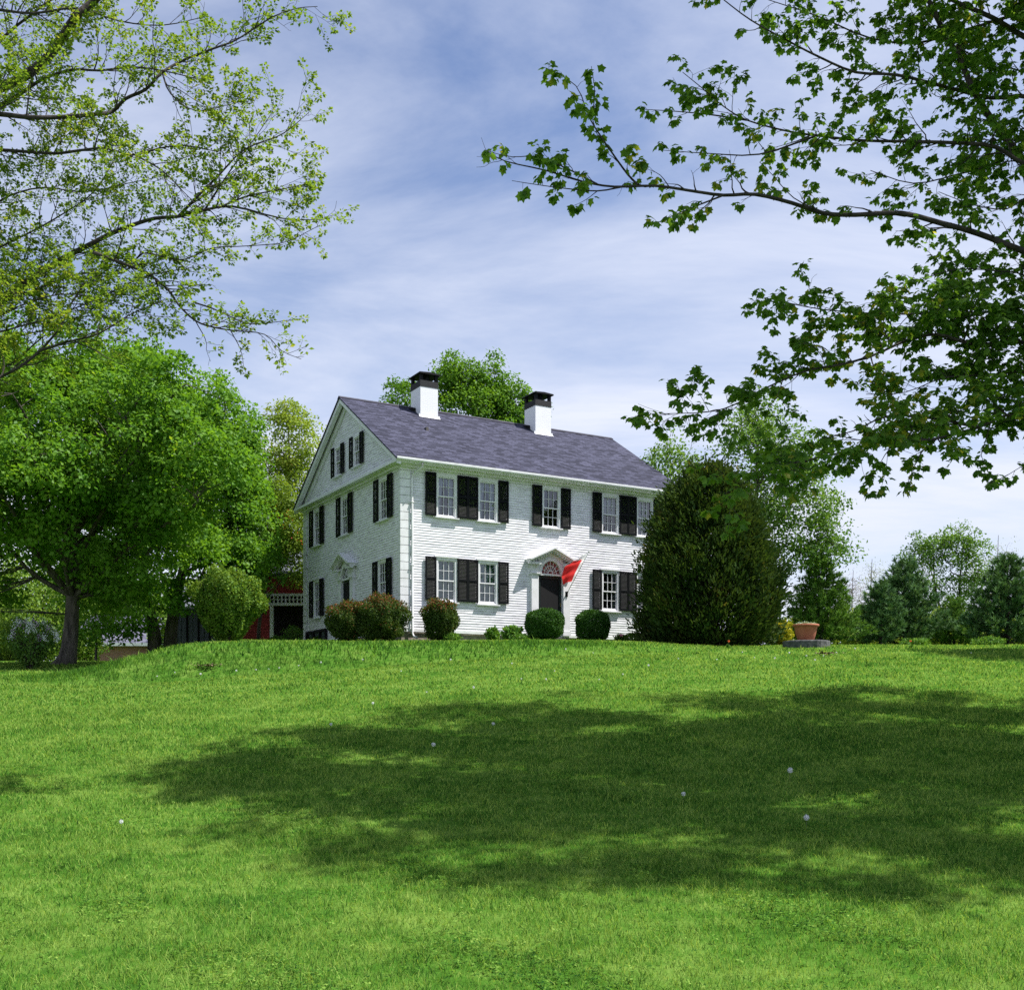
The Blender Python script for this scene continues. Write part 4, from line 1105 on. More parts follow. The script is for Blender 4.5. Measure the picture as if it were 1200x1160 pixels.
# ------------------------------------------------------------------ trees and shrubs standing in the garden
def crown_tree(name, label, x, y, lobes, lm, bark, trunk_pts, r0, n_clump, per, leaf, crad, group=None, limb_every=.35, droop=.5, cat='tree', trunks=None, shell=.30, tmpl=T_FOLD, gapseed=0.0, gap=-.75, z=None):
    zb = gz(x, y) if z is None else z
    root = empty(name, (x, y, zb)); tag(root, label, cat, group)
    Wd = Wood(); Lf = Leaves(tmpl)
    tks = trunks or [trunk_pts]; paths = []
    for tk in tks:
        P = smooth_path(np.array(tk, float), 4); paths.append(P)
        h = P[-1][2]; R = r0 * (1 - .86 * np.clip(P[:, 2] / h, 0, 1) ** .8); R[P[:, 2] < .5] *= 1.0 + .55 * (1 - np.clip(P[P[:, 2] < .5][:, 2], -.3, .5) / .5) ** 2 * .6
        Wd.tube(P, R, 12)
    allp = np.concatenate([P[P[:, 2] > .16 * P[-1][2]] for P in paths])
    vol = np.array([a[3] * a[4] * a[5] for a in lobes]) ** .75; vol /= vol.sum()
    limbs = []
    for lb in lobes:
        c = np.array(lb[:3])
        if c[2] < .36 * allp[:, 2].max() and np.linalg.norm(c[:2]) > .8: continue
        zt_ = max(c[2] - .75 * np.linalg.norm(c[:2]) - .5, .24 * allp[:, 2].max()); k = allp[np.argmin(abs(allp[:, 2] - zt_) + .6 * np.linalg.norm(allp[:, :2] - c[:2] * .2, axis=1))]
        P = smooth_path([k, k * .55 + c * .45 + rng.normal(size=3) * .25 + np.array([0, 0, -.1]), c + rng.normal(size=3) * .2, c + unit(c - k) * min(lb[3], lb[5]) * .5], 4)
        Wd.tube(P, np.linspace(r0 * .33, r0 * .06, len(P)), 7); limbs.append(P)
    LP = np.concatenate(limbs + [allp])
    cs = []
    while len(cs) < n_clump:
        lb = lobes[rng.choice(len(lobes), p=vol)]; q = rvec() * rng.random() ** shell
        if q[2] < -.3: q[2] *= .8
        p = np.array(lb[:3]) + q * np.array(lb[3:6])
        if math.sin(p[0] * 1.9 + gapseed) * math.sin(p[1] * 1.7 + 1.1 * gapseed) + .6 * math.sin(p[2] * 2.3 + p[0]) < gap: continue
        cs.append(p)
    cs = np.array(cs)
    for p in cs:
        if rng.random() < limb_every:
            dv = LP - p; k = LP[np.argmin(np.linalg.norm(dv, axis=1) + .8 * np.maximum(dv[:, 2], 0))]
            P = smooth_path([k, (k + p) / 2 + rng.normal(size=3) * .12, p], 3); Wd.tube(P, np.linspace(max(.012, r0 * .06), .006, len(P)), 4)
    cen = np.mean([l_[:3] for l_ in lobes], axis=0)
    N = len(cs) * per; ci = np.repeat(np.arange(len(cs)), per)
    rc = crad * rng.uniform(.6, 1.3, len(cs))
    out = cs - cen; out /= np.linalg.norm(out, axis=1)[:, None] + 1e-9
    # each spray is a small drooping dome of leaves with hollow shade under it
    w = rvec(N) + out[ci] * .45 + np.array([0, 0, .35]); w /= np.linalg.norm(w, axis=1)[:, None]
    q = w * np.array([1.0, 1.0, .62]) * (rng.random(N) ** .30)[:, None] * (1 + .18 * np.sin(5 * w[:, 0] + 7 * w[:, 1] + ci))[:, None]
    q[:, 2] -= droop * .45 * (q[:, 0] ** 2 + q[:, 1] ** 2)
    pos = cs[ci] + q * rc[ci][:, None]
    d = rvec(N) + w * .6; d[:, 2] -= .45
    nrm = rvec(N) * .45 + w * .9 + np.array([0, 0, .45])
    Lf.add(pos, d, nrm, leaf * rng.uniform(.6, 1.25, N), np.clip(rng.random(len(cs))[ci] * .45 + rng.random(N) * .55, 0, 1))
    Wd.build('trunk', bark, root); Lf.build('crown', lm, root)
    return root

LMa = leaf_mat('maple_leaf_green', (.055, .158, .014), (.155, .300, .026), (.24, .36, .034), .43, .35, .04, 1.6)
LMb = leaf_mat('maple_leaf_mid_green', (.054, .160, .015), (.152, .302, .027), None, .43, .35, .04, 1.6)
LMy = leaf_mat('spring_yellow_green', (.150, .255, .026), (.290, .370, .055), (.30, .26, .06), .40, .4, .03, 1.4)
LMt = leaf_mat('behind_roof_green', (.055, .155, .012), (.140, .270, .025), None, .38, .35, .04, 1.5)
LMs = leaf_mat('pale_open_green', (.065, .155, .024), (.160, .275, .050), None, .38, .35, .04, 1.4)
LMpale = leaf_mat('pale_bud_haze', (.22, .28, .11), (.34, .38, .19), None, .3, .3, 0, 1.2)
LMmauve = leaf_mat('mauve_bud_haze', (.22, .18, .22), (.32, .28, .30), None, .3, .3, 0, 1.2)

# big maple at left
crown_tree('maple_tree', 'large maple at the left with a thick leaning dark trunk and full green crown', -14.95, 36.0,
           [(-1.0, .2, 6.6, 3.2, 3.0, 2.2), (1.6, -.6, 5.6, 2.7, 2.6, 1.6), (-2.9, -.3, 5.0, 2.4, 2.6, 1.9), (.8, .3, 8.4, 3.0, 2.8, 2.0), (2.9, .4, 4.1, 2.0, 2.2, 1.1), (-1.4, .4, 9.2, 2.6, 2.6, 1.7), (-4.2, .5, 3.4, 1.6, 2.0, 1.1), (3.4, .2, 6.9, 1.8, 2.0, 1.6), (0.6, -2.2, 4.2, 1.9, 1.4, 1.1), (-1.8, -2.4, 6.4, 2, 1.4, 1.6), (-3.6, .4, 7.6, 2.2, 2.2, 1.8), (-.5, .2, 10.0, 2.6, 2.4, 1.6), (2.0, .6, 9.4, 2.2, 2.2, 1.6), (-3.4, -1.2, 2.9, 1.8, 1.8, .8), (2.4, -1.0, 3.3, 1.9, 1.6, .9), (-.4, 1.8, 3.6, 2.4, 1.4, .9), (-4.4, -.8, 2.0, 1.7, 1.6, .8), (-2.4, .8, 2.6, 1.5, 1.6, .7), (1.6, .4, 2.6, 1.2, 1.2, .55), (-.8, -3.4, 4.9, 2.4, 1.5, 1.4), (1.6, -3.0, 6.0, 2.0, 1.5, 1.4), (-2.8, -3.2, 5.8, 2.0, 1.5, 1.4), (-.2, -3.0, 7.6, 2.4, 1.5, 1.4), (3.0, -2.6, 6.2, 2.1, 1.8, 1.6), (3.2, -2.4, 8.0, 1.7, 1.6, 1.4), (3.6, -1.8, 4.8, 1.8, 1.5, 1.0), (5.0, -2.8, 6.4, 1.9, 1.8, 1.5), (4.7, -2.4, 5.0, 1.6, 1.6, .9), (4.4, -2.5, 8.2, 1.5, 1.5, 1.2), (-1.5, -4.4, 5.2, 2.0, 1.5, 1.2), (1.7, -.4, 1.9, 1.2, 1.1, .45), (2.5, -.6, 2.3, 1.0, 1.0, .45), (.9, -4.3, 5.6, 2.0, 1.5, 1.2)],
           LMa, M['bark'], [(-.2, 0, -.3), (0, 0, .3), (.12, 0, 1.4), (.15, 0, 2.6), (0, .1, 4.4), (-.2, .2, 6.6), (.1, .1, 9.6)], .29, 1550, 78, .15, .60, gapseed=.4, gap=-.5, droop=.55, limb_every=.25)
crown_tree('young_tree', 'slim young tree before the brick building, right of the big maple trunk', (112 - 600) / F * 47, 47,
           [(0, 0, 2.0, .8, .8, .6), (.5, 0, 1.6, .6, .7, .4), (-.4, 0, 2.6, .6, .6, .5)], LMb, M['bark'], [(0, 0, -.2), (.03, 0, .8), (0, 0, 1.6), (.05, 0, 2.8)], .055, 60, 34, .11, .34, gap=-1.5)
# twin-trunk maple behind it
crown_tree('maple_tree', 'twin-trunked maple between the big left maple and the house, glossy mid green crown', -15.1, 46.0,
           [(.6, 0, 6.4, 3.2, 3.0, 2.2), (2.9, -.4, 5.2, 2.6, 2.6, 1.7), (-.6, .2, 9.2, 3.0, 3.0, 2.2), (1.5, .2, 8.4, 3.0, 2.8, 2.0), (3.1, .1, 6.8, 1.6, 2.2, 1.7), (3.3, -1.2, 3.5, 2.1, 1.8, 1.0), (-2.4, 0, 5.0, 2.4, 2.4, 1.5), (.4, .2, 10.8, 2.2, 2.2, 1.4), (1.0, -2.4, 4.6, 2.2, 1.4, 1.2), (3.7, .2, 4.9, 1.2, 1.8, 1.3), (2.4, .2, 10.6, 2.0, 2.0, 1.5), (-1.2, 0, 11.4, 2.0, 2.0, 1.4), (2.6, 0, 8.6, 1.5, 1.8, 1.5), (.8, -1.6, 2.7, 2.4, 1.4, .8), (-2.6, -.6, 3.0, 1.8, 1.4, .9), (3.2, .6, 3.0, 1.4, 1.4, .8), (-1.9, -1.0, 1.3, 1.5, .8, .5), (-.6, -1.2, 1.7, 1.2, .8, .5)],
           LMb, M['bark'], None, .33, 1050, 78, .165, .68, gapseed=1.7, gap=-.5, droop=.55, limb_every=.25,
           trunks=[[(-.3, 0, -.4), (-.3, 0, 1.2), (-.7, .1, 3), (-.9, .1, 6), (-.3, 0, 10)], [(.35, .1, -.4), (.4, .1, 1.2), (.7, .1, 3), (1.4, 0, 6), (1.6, .1, 9)]])
# yellow-green tree left of the house
crown_tree('maple_tree', 'tall thin yellow-green tree with a few red leaves beside the gable', -13.0, 62.0,
           [(0, 0, 12.6, 2.0, 1.8, 2.2), (-.7, 0, 10.4, 1.6, 1.8, 1.8), (.9, .1, 9.8, 1.7, 1.8, 2.0), (.2, 0, 7.4, 1.9, 1.8, 1.8), (1.2, 0, 5.6, 1.6, 1.6, 1.3), (-.9, 0, 5.6, 1.6, 1.6, 1.3), (.5, -.8, 4.1, 1.6, 1.3, .9), (0, 0, 14.2, 1.1, 1.1, 1.0)],
           LMy, M['barkpale'], [(0, 0, -.4), (.1, 0, 3), (-.1, 0, 7), (.1, 0, 11), (0, 0, 14.6)], .22, 520, 52, .16, .7, gapseed=.9, limb_every=.8, gap=-.85)
crown_tree('maple_tree', 'small yellow-green tree with scattered red leaves leaning before the red barn', -11.4, 48.2,
           [(1.6, -.2, 4.0, .9, .7, .9), (1.7, -.2, 5.4, 1.0, .8, 1.1), (.6, 0, 4.8, 1.1, 1.1, 1.0), (1.4, 0, 5.8, 1.0, 1.0, 1.2), (.2, 0, 5.6, 1.2, 1.2, 1.2), (.7, .1, 7.0, 1.1, 1.1, 1.0)],
           leaf_mat('red_tinged_leaf', (.10, .19, .02), (.20, .28, .035), (.50, .08, .03), .38, .9, .03, 1.4), M['bark'], [(0, 0, -.3), (0, 0, 1.4), (.3, 0, 3), (.7, 0, 6.5)], .11, 230, 60, .12, .55, gapseed=.5, gap=-1.2)
# tree over the roof
crown_tree('maple_tree', 'round green tree rising behind the roof between the two chimneys', -2.2, 59.0,
           [(-.5, 0, 12.4, 2.0, 2.2, 2.6), (1.8, .2, 11.6, 2.0, 2.2, 2.2), (-2.3, .2, 11.4, 1.6, 2.0, 1.7), (.4, .4, 14.3, 1.7, 1.7, 1.5), (-.8, .3, 14.4, 1.4, 1.6, 1.3), (2.4, .1, 13.5, 1.3, 1.6, 1.5), (0, 0, 9.4, 3.2, 2.6, 1.8), (-3.5, 0, 13.9, 1.2, 1.4, 1.2), (-2.6, 0, 12.6, 1.4, 1.4, 1.2), (.9, .2, 15.0, 1.5, 1.5, 1.2), (-.9, .2, 15.4, 1.2, 1.4, 1.0)],
           LMt, M['bark'], [(0, 0, -.4), (0, 0, 4), (.1, 0, 8), (0, 0, 14)], .32, 520, 90, .17, .74, gapseed=2.3, gap=-.6)
# open tree behind the arborvitae
crown_tree('poplar_tree', 'loose pale green tree with see-through crown behind the large evergreen', 10.2, 46.5,
           [(.9, 0, 8.4, 2.5, 2.2, 1.9), (-2.9, .2, 7.6, 1.5, 1.6, 1.9), (1.9, 0, 6.2, 2.3, 2.0, 1.6), (3.0, 0, 4.4, 1.7, 1.8, 1.3), (0, .2, 6.2, 2.0, 2.0, 1.6), (-4.2, .1, 7.2, 1.0, 1.2, 1.1), (1.3, .1, 4.0, 1.8, 1.6, 1.0), (0.4, 0, 9.8, 1.5, 1.5, 1.1)],
           LMs, M['bark'], [(-.3, 0, -.3), (-.2, 0, 1.5), (.0, 0, 3.5), (.4, 0, 6), (.5, 0, 10)], .22, 600, 36, .15, .7, gapseed=.2, limb_every=.8, shell=.42, gap=-.6)
# far deciduous at right
crown_tree('maple_tree', 'distant tree with two bare dark stems and a light green dome of leaves, far right', 28.8, 70.0,
           [(-1.2, 0, 7.4, 1.6, 1.5, 1.0), (.6, 0, 7.7, 1.5, 1.5, 1.0), (-2.2, 0, 6.4, 1.1, 1.2, .9), (1.3, 0, 6.8, 1.2, 1.2, 1.0), (-.4, 0, 6.4, 1.6, 1.4, .9), (-1.9, 0, 5.0, 1.3, 1.2, 1.0), (1.6, 0, 5.4, 1.3, 1.2, 1.1), (0, 0, 4.4, 1.8, 1.3, 1.2)],
           LMs, M['barkdark'], None, .15, 250, 40, .16, .62, gapseed=1.2, limb_every=1.0, shell=.45,
           trunks=[[(-.3, 0, -.4), (-.5, 0, 2), (-1.1, 0, 4.6), (-1.2, 0, 7.2)], [(.5, 0, -.4), (.6, 0, 2), (.5, 0, 4.6), (.8, 0, 7.6)]])
for (px, py, d_, w, lab, lm, hz, ncl) in [
        (1170, 627, 78, 2.6, 'bare pale tree in thin bud at the far right edge behind the dark pine', LMpale, .8, 150),
        (1022, 655, 76, 1.5, 'pale budding tree in the distance left of the blue-green pine', LMpale, .8, 130),
        (1000, 668, 80, 1.6, 'mauve-grey bare tree in the distance between two evergreens', LMmauve, .8, 110),
        (1082, 650, 84, 1.3, 'thin mauve leafless tree in the distance right of the blue-green pine', LMmauve, .8, 100),
        (1140, 655, 80, 2.6, 'slender distant tree with bare twigs just behind the domed green one', LMmauve, .8, 120)]:
    x = (px - 600) / F * d_; h = (HOR - py) / F * d_ - gz(x, d_)
    crown_tree('budding_tree', lab, x, d_, [(0, 0, h * .80, w * .7, w * .7, h * .17), (-w * .4, 0, h * .6, w * .6, w * .6, h * .2), (w * .4, 0, h * .6, w * .6, w * .6, h * .2), (0, 0, h * .42, w * .7, w * .7, h * .2)],
               lm, M['barkpale'], [(0, 0, -.4), (.1, 0, h * .3), (-.1, 0, h * .6), (0, 0, h)], .11, ncl, 14, .10, .8, limb_every=1.0, shell=.5, gap=-1.2, group='bare budding trees in the distance')
# tree standing beyond the right edge: shades the far lawn
crown_tree('maple_tree', 'maple standing past the right edge, shading the far lawn', 18.6, 30.0,
           [(.2, 0, 6.6, 2.6, 2.2, 1.6), (-1.2, .6, 7.6, 1.6, 1.6, 1.2), (1.6, 0, 7.6, 2.2, 2.0, 1.6), (.2, -.6, 8.8, 2, 1.6, 1.3)],
           LMa, M['bark'], [(0, 0, -.3), (0, 0, 2), (.1, 0, 4), (0, 0, 8)], .25, 330, 70, .17, .7)

# ---- evergreens
def conifer(label, x, y, h, r, lm, tiers, per, tuft, needle, up=.25, name='pine_tree', bare=.04, group=None, tmpl=T_NEEDLE, power=.8, top=1.0):
    zb = gz(x, y); root = empty(name, (x, y, zb)); tag(root, label, 'tree', group)
    Wd = Wood(); Lf = Leaves(tmpl)
    Wd.tube(np.array([[0, 0, -.3], [0, 0, h * .4], [0.05, 0, h]]), np.array([.03 * h, .02 * h, .006]), 9)
    pos, dr = [], []
    for t in range(tiers):
        f = bare + (1 - bare) * t / tiers; z = h * f
        rr = r * (1 - f) ** power * top + .12
        nb = max(4, int(per * (1 - .45 * f)))
        a0 = rng.random() * 6.28
        for k in range(nb):
            a = a0 + 6.283 * k / nb + rng.normal() * .22; L_ = rr * rng.uniform(.72, 1.12)
            e = np.array([math.cos(a), math.sin(a), up + .5 * f])
            P = walk([0, 0, z + rng.normal() * h * .012], e, L_, 5, .10, .03); Wd.tube(P, np.linspace(.018, .005, 6) * (h / 5), 4)
            nt = max(2, int(L_ / tuft * 1.4))
            for j in range(nt):
                s = .25 + .75 * (j + rng.random()) / nt; i = min(int(s * 5), 4); p = P[i] + (P[i + 1] - P[i]) * (s * 5 - i)
                t_ = unit(P[i + 1] - P[i]); pos.append(p + rng.normal(size=3) * tuft * .28); dr.append(unit(t_ + rvec() * .55 + np.array([0, 0, .25])))
    pos = np.array(pos); dr = np.array(dr); m_ = needle[0]; N = len(pos) * m_; ci = np.repeat(np.arange(len(pos)), m_)
    d = dr[ci] * .9 + rvec(N) * .75
    Lf.add(pos[ci] + dr[ci] * (rng.random(N) * tuft * .6)[:, None], d, rvec(N), needle[1] * rng.uniform(.7, 1.2, N), np.clip(rng.random(len(pos))[ci] * .5 + rng.random(N) * .5, 0, 1))
    Wd.build('trunk', M['barkdark'], root); Lf.build('crown', lm, root)
    return root
LMp = leaf_mat('blue_green_needles', (.045, .120, .045), (.145, .250, .095), None, .15, .6, .05, 1.2)
LMp2 = leaf_mat('soft_green_needles', (.060, .150, .030), (.160, .280, .050), None, .2, .5, .03, 1.2)
LMp3 = leaf_mat('dark_green_needles', (.045, .120, .045), (.145, .250, .085), None, .15, .6, .05, 1.2)
T_NW = (np.array([[0, -.10, 0], [0, .10, 0], [1, 0, 0]]), np.array([[0, 1, 2]]))
conifer('bright green spruce right behind the terracotta pot', (962 - 600) / F * 47, 47, 3.85, 1.95, LMp2, 20, 14, .26, (22, .22), tmpl=T_NW)
conifer('dark blue-green pine, widest one in the middle of the tree line', (1060 - 600) / F * 52, 52, 4.1, 2.4, LMp, 18, 14, .30, (26, .26), up=.35, tmpl=T_NW)
conifer('small blue-green pine leaning against the left side of the widest pine', (1032 - 600) / F * 50, 50, 3.0, 1.5, LMp, 14, 12, .28, (24, .24), up=.35, tmpl=T_NW)
conifer('dark green pine cut by the right edge of the view', (1180 - 600) / F * 50, 50, 4.2, 2.4, LMp3, 18, 14, .32, (26, .26), up=.3, tmpl=T_NW)
conifer('low young pine in front of the domed green tree', (1118 - 600) / F * 55, 55, 2.5, 1.5, LMp2, 13, 12, .28, (24, .24), up=.35, tmpl=T_NW)

def arborvitae():
    x, y = 7.0, 38.2; zb = gz(x, y); root = empty('arborvitae', (x, y, zb)); tag(root, 'massive dark olive arborvitae hiding the right corner of the house', 'evergreen tree')
    h, R = 6.1, 2.28; Wd = Wood(); Lf = Leaves(T_SPRAY)
    for k in range(5):
        a = k * 1.3; P = smooth_path([[.15 * math.cos(a), .15 * math.sin(a), -.2], [.4 * math.cos(a), .4 * math.sin(a), 2], [.5 * math.cos(a + .5), .5 * math.sin(a + .5), h * .9]], 4); Wd.tube(P, np.linspace(.13, .02, len(P)), 7)
    prof_z = np.array([0, .06, .2, .42, .62, .78, .9, 1.0]); prof_r = np.array([.86, .96, 1.03, .99, .83, .64, .44, .10])
    cs, ds = [], []
    lumps = [(rng.uniform(0, 6.283), rng.uniform(.05, .97), rng.uniform(-.14, .20), rng.uniform(.25, .5)) for _ in range(46)]
    def lump(a, f): return sum(k_ * math.exp(-((math.remainder(a - a_, 2 * math.pi) * R * .7) ** 2 + ((f - f_) * h) ** 2) / (w_ * w_ * 2)) for a_, f_, k_, w_ in lumps)
    for i in range(1900):
        f = rng.random() ** 1.05; a = rng.uniform(0, 6.283)
        bump_ = 1 + .09 * math.sin(3 * a + 6 * f) + .09 * math.sin(7 * a - 11 * f + 1) + .04 * math.sin(13 * a + 17 * f) + lump(a, f)
        rr = np.interp(f, prof_z, prof_r) * R * bump_ * rng.uniform(.50, 1.02) ** .45
        p = np.array([rr * math.cos(a), rr * math.sin(a), f * h]); cs.append(p)
        ds.append(unit(np.array([math.cos(a), math.sin(a), .85])))
        if i % 9 == 0: Wd.tube(smooth_path([[0.25 * math.cos(a), .25 * math.sin(a), max(0, f * h - rr * .7)], p * .6 + np.array([0, 0, f * h * .35]), p], 3), np.linspace(.03, .008, 7), 4)
    for i in range(420):
        f = rng.random() ** 1.4 * .85; a = rng.uniform(0, 6.283); rr = np.interp(f, prof_z, prof_r) * R * rng.uniform(.25, .75)
        cs.append(np.array([rr * math.cos(a), rr * math.sin(a), f * h])); ds.append(unit(np.array([math.cos(a), math.sin(a), .85])))
    # leader tips standing out of the outline
    for i in range(150):
        a = rng.uniform(0, 6.283); f = rng.uniform(.15, .98); rr = np.interp(f, prof_z, prof_r) * R * rng.uniform(.9, 1.12)
        cs.append(np.array([rr * math.cos(a), rr * math.sin(a), f * h + .25])); ds.append(unit(np.array([.3 * math.cos(a), .3 * math.sin(a), 1])))
    cs = np.array(cs); ds = np.array(ds); m_ = 34; N = len(cs) * m_; ci = np.repeat(np.arange(len(cs)), m_)
    fan = rng.uniform(.7, 1.35, len(cs))[ci]
    q = rng.normal(size=(N, 3)) * np.array([.12, .12, .12]) + ds[ci] * (rng.uniform(-.22, .34, N) * fan)[:, None]
    d = ds[ci] + rvec(N) * .5
    Lf.add(cs[ci] + q, d, rvec(N), rng.uniform(.09, .20, N), np.clip(rng.random(len(cs))[ci] * .6 + rng.random(N) * .4, 0, 1))
    lm = leaf_mat('arborvitae_scales', (.016, .048, .012), (.072, .112, .022), (.140, .125, .030), .25, .9, .03, 1.2)
    Wd.build('trunk', M['barkdark'], root); Lf.build('crown', lm, root)
arborvitae()

def shrub(name, label, x, y, r, h, lm, n, leaf, power=2.0, group=None, stems=7, base_pinch=.0, noise=.06, shell=.22, cat='shrub', yaw=1.0, z=None, tips=False):
    zb = gz(x, y) if z is None else z
    root = empty(name, (x, y, zb)); tag(root, label, cat, group)
    Wd = Wood(); Lf = Leaves(T_FOLD)
    def rad_at(f):                        # superellipse outline, optionally drawn in at the foot
        e = (1 - abs(2 * f - 1) ** power) ** (1 / power)
        return e * (1 - base_pinch * (1 - f) ** 1.5)
    q = rvec(n * 3); k = 2 * np.abs(q).max(1)
    f = rng.random(n); a = rng.uniform(0, 6.283, n)
    # draw directions evenly, then scale to the superellipsoid
    v = rvec(n); s = (np.abs(v[:, 0]) ** power + np.abs(v[:, 1]) ** power + np.abs(v[:, 2]) ** power) ** (-1 / power)
    s = s * rng.random(n) ** shell
    P = v * s[:, None]
    lump = 1 + noise * (np.sin(4 * np.arctan2(v[:, 1], v[:, 0]) + 3 * v[:, 2]) + np.sin(7 * v[:, 2] + 5 * v[:, 0] + x) + .8 * np.sin(11 * v[:, 0] + 9 * v[:, 1]))
    P = P * lump[:, None]; fz = (P[:, 2] + 1) / 2
    pin = 1 - base_pinch * (1 - np.clip(fz, 0, 1)) ** 1.5
    pos = np.stack([P[:, 0] * r * pin, P[:, 1] * r * pin * yaw, np.maximum(fz * h, .015)], 1)
    d = rvec(n) + v * .7 + np.array([0, 0, .35]); nr = v + rvec(n) * .7 + np.array([0, 0, .3])
    rv = rng.random(n) * (.9 if tips else 1.0)
    if tips: k_ = rng.random(n) < .42 * np.clip((fz - .62) / .3, 0, 1); rv[k_] = 1.15    # new rust-coloured growth at the shoot tips
    Lf.add(pos, d, nr, leaf * rng.uniform(.6, 1.3, n), rv)
    for i in range(stems):
        a = 6.283 * i / stems + rng.normal() * .3; t = np.array([math.cos(a) * r * .62, math.sin(a) * r * .62 * yaw, h * rng.uniform(.6, .85)])
        Pm = smooth_path([[.08 * math.cos(a), .08 * math.sin(a), -.1], t * np.array([.45, .45, .45]), t], 4); Wd.tube(Pm, np.linspace(.022, .006, len(Pm)) * (.5 + h / 2), 5)
        for j in range(3):
            t2 = t + np.array([rng.normal() * r * .25, rng.normal() * r * .25, rng.uniform(-.1, .2) * h]); Wd.tube(np.array([Pm[4], (Pm[5] + t2) / 2, t2]), np.array([.010, .007, .004]), 4)
    Wd.build('stems', M['barkdark'], root); Lf.build('foliage', lm, root)
    return root
LBox = leaf_mat('boxwood_leaf', (.020, .075, .010), (.060, .145, .018), None, .2, 3, .06, 1.3)
LBurn = leaf_mat('green_and_rust_leaf', (.030, .068, .012), (.085, .125, .022), (.20, .075, .030), .3, 1.6, .04, 1.3)
LRound = leaf_mat('honeysuckle_leaf', (.060, .145, .018), (.195, .300, .035), None, .3, 1.5, .04, 1.3)
LPlant = leaf_mat('bright_herb_leaf', (.055, .155, .020), (.150, .280, .040), None, .35, 3, .05, 1.3)
LGold = leaf_mat('golden_leaf', (.22, .24, .02), (.45, .40, .03), None, .35, 2, .03, 1.2)
LLil = leaf_mat('lilac_leaf', (.050, .130, .022), (.130, .235, .04), None, .3, 2, .05, 1.3)
LVar = leaf_mat('grey_green_leaf', (.20, .27, .19), (.42, .48, .38), None, .2, 6, .05, 1.1)
LWild = leaf_mat('wild_bush_leaf', (.150, .240, .030), (.300, .370, .060), None, .35, 1, .02, 1.3)

shrub('round_shrub', 'big vase-shaped rounded shrub on the bank left of the house', -9.45, 35.6, 1.34, 2.42, LRound, 26000, .085, 2.1, base_pinch=.62, stems=18, noise=.085)
shrub('burning_bush', 'left half of the rust-tipped shrub pair at the house corner', -5.55, 36.0, .72, 1.30, LBurn, 17000, .062, 2.4, noise=.085, base_pinch=.25, group='rust-tipped shrubs by the corner', tips=True)
shrub('burning_bush', 'taller right half of the rust-tipped shrub pair at the house corner', -4.38, 35.9, .92, 1.50, LBurn, 24000, .062, 2.4, noise=.085, base_pinch=.2, group='rust-tipped shrubs by the corner', tips=True)
shrub('burning_bush', 'single rust-tipped shrub under the first front window', -2.47, 36.9, .62, 1.42, LBurn, 16000, .062, 2.5, noise=.075, base_pinch=.2, group='rust-tipped shrubs by the corner', tips=True)
shrub('boxwood', 'clipped boxwood ball directly in front of the door', 1.18, 38.5, .68, 1.10, LBox, 26000, .050, 2.7, noise=.035, shell=.14, group='clipped boxwoods by the door')
shrub('boxwood', 'clipped boxwood ball to the right of the door', 2.97, 39.3, .61, 1.10, LBox, 24000, .050, 2.9, noise=.035, shell=.14, group='clipped boxwoods by the door')
for (px, d_, r, h, lab, lm, lf) in [(577, 38.0, .22, .42, 'small upright leafy plant by the foundation under the second front window', LPlant, .11), (600, 38.3, .30, .46, 'leafy plant with large leaves just left of the left boxwood', LPlant, .14), (609, 38.0, .34, .22, 'low pale green clump at the foot of the left boxwood', LPlant, .08),
                                     (530, 36.6, .30, .24, 'low weeds at the foot of the single rust-tipped shrub', LPlant, .07), (728, 39.8, .24, .30, 'small plant with one pink bloom right of the right boxwood', LPlant, .07), (744, 39.8, .42, .36, 'low bright perennial clump between boxwood and arborvitae', LPlant, .08)]:
    x = (px - 600) / F * d_
    s_ = shrub('garden_plant', lab, x, d_, r, h, lm, int(500 + 900 * r), lf, 2.0, stems=5, noise=.12, group='low plants along the foundation', cat='plant')
    if 'pink' in lab:
        fb = MB()
        for k in range(6):
            a = k * 1.047; fb.add([(0, 0, 0), (.05 * math.cos(a - .4), .05 * math.sin(a - .4), .03), (.085 * math.cos(a), .085 * math.sin(a), .02), (.05 * math.cos(a + .4), .05 * math.sin(a + .4), .03)], [(0, 1, 2, 3)])
        fb.build('flower', M['pink'], s_, Matrix.Translation((-.02, -.22, .26)) @ Matrix.Rotation(rad(60), 4, 'X'))
shrub('golden_shrub', 'yellow-leaved shrub between the arborvitae and the terracotta pot', (912 - 600) / F * 42.5, 42.5, .55, 1.0, LGold, 2600, .10, 2.2, noise=.12)
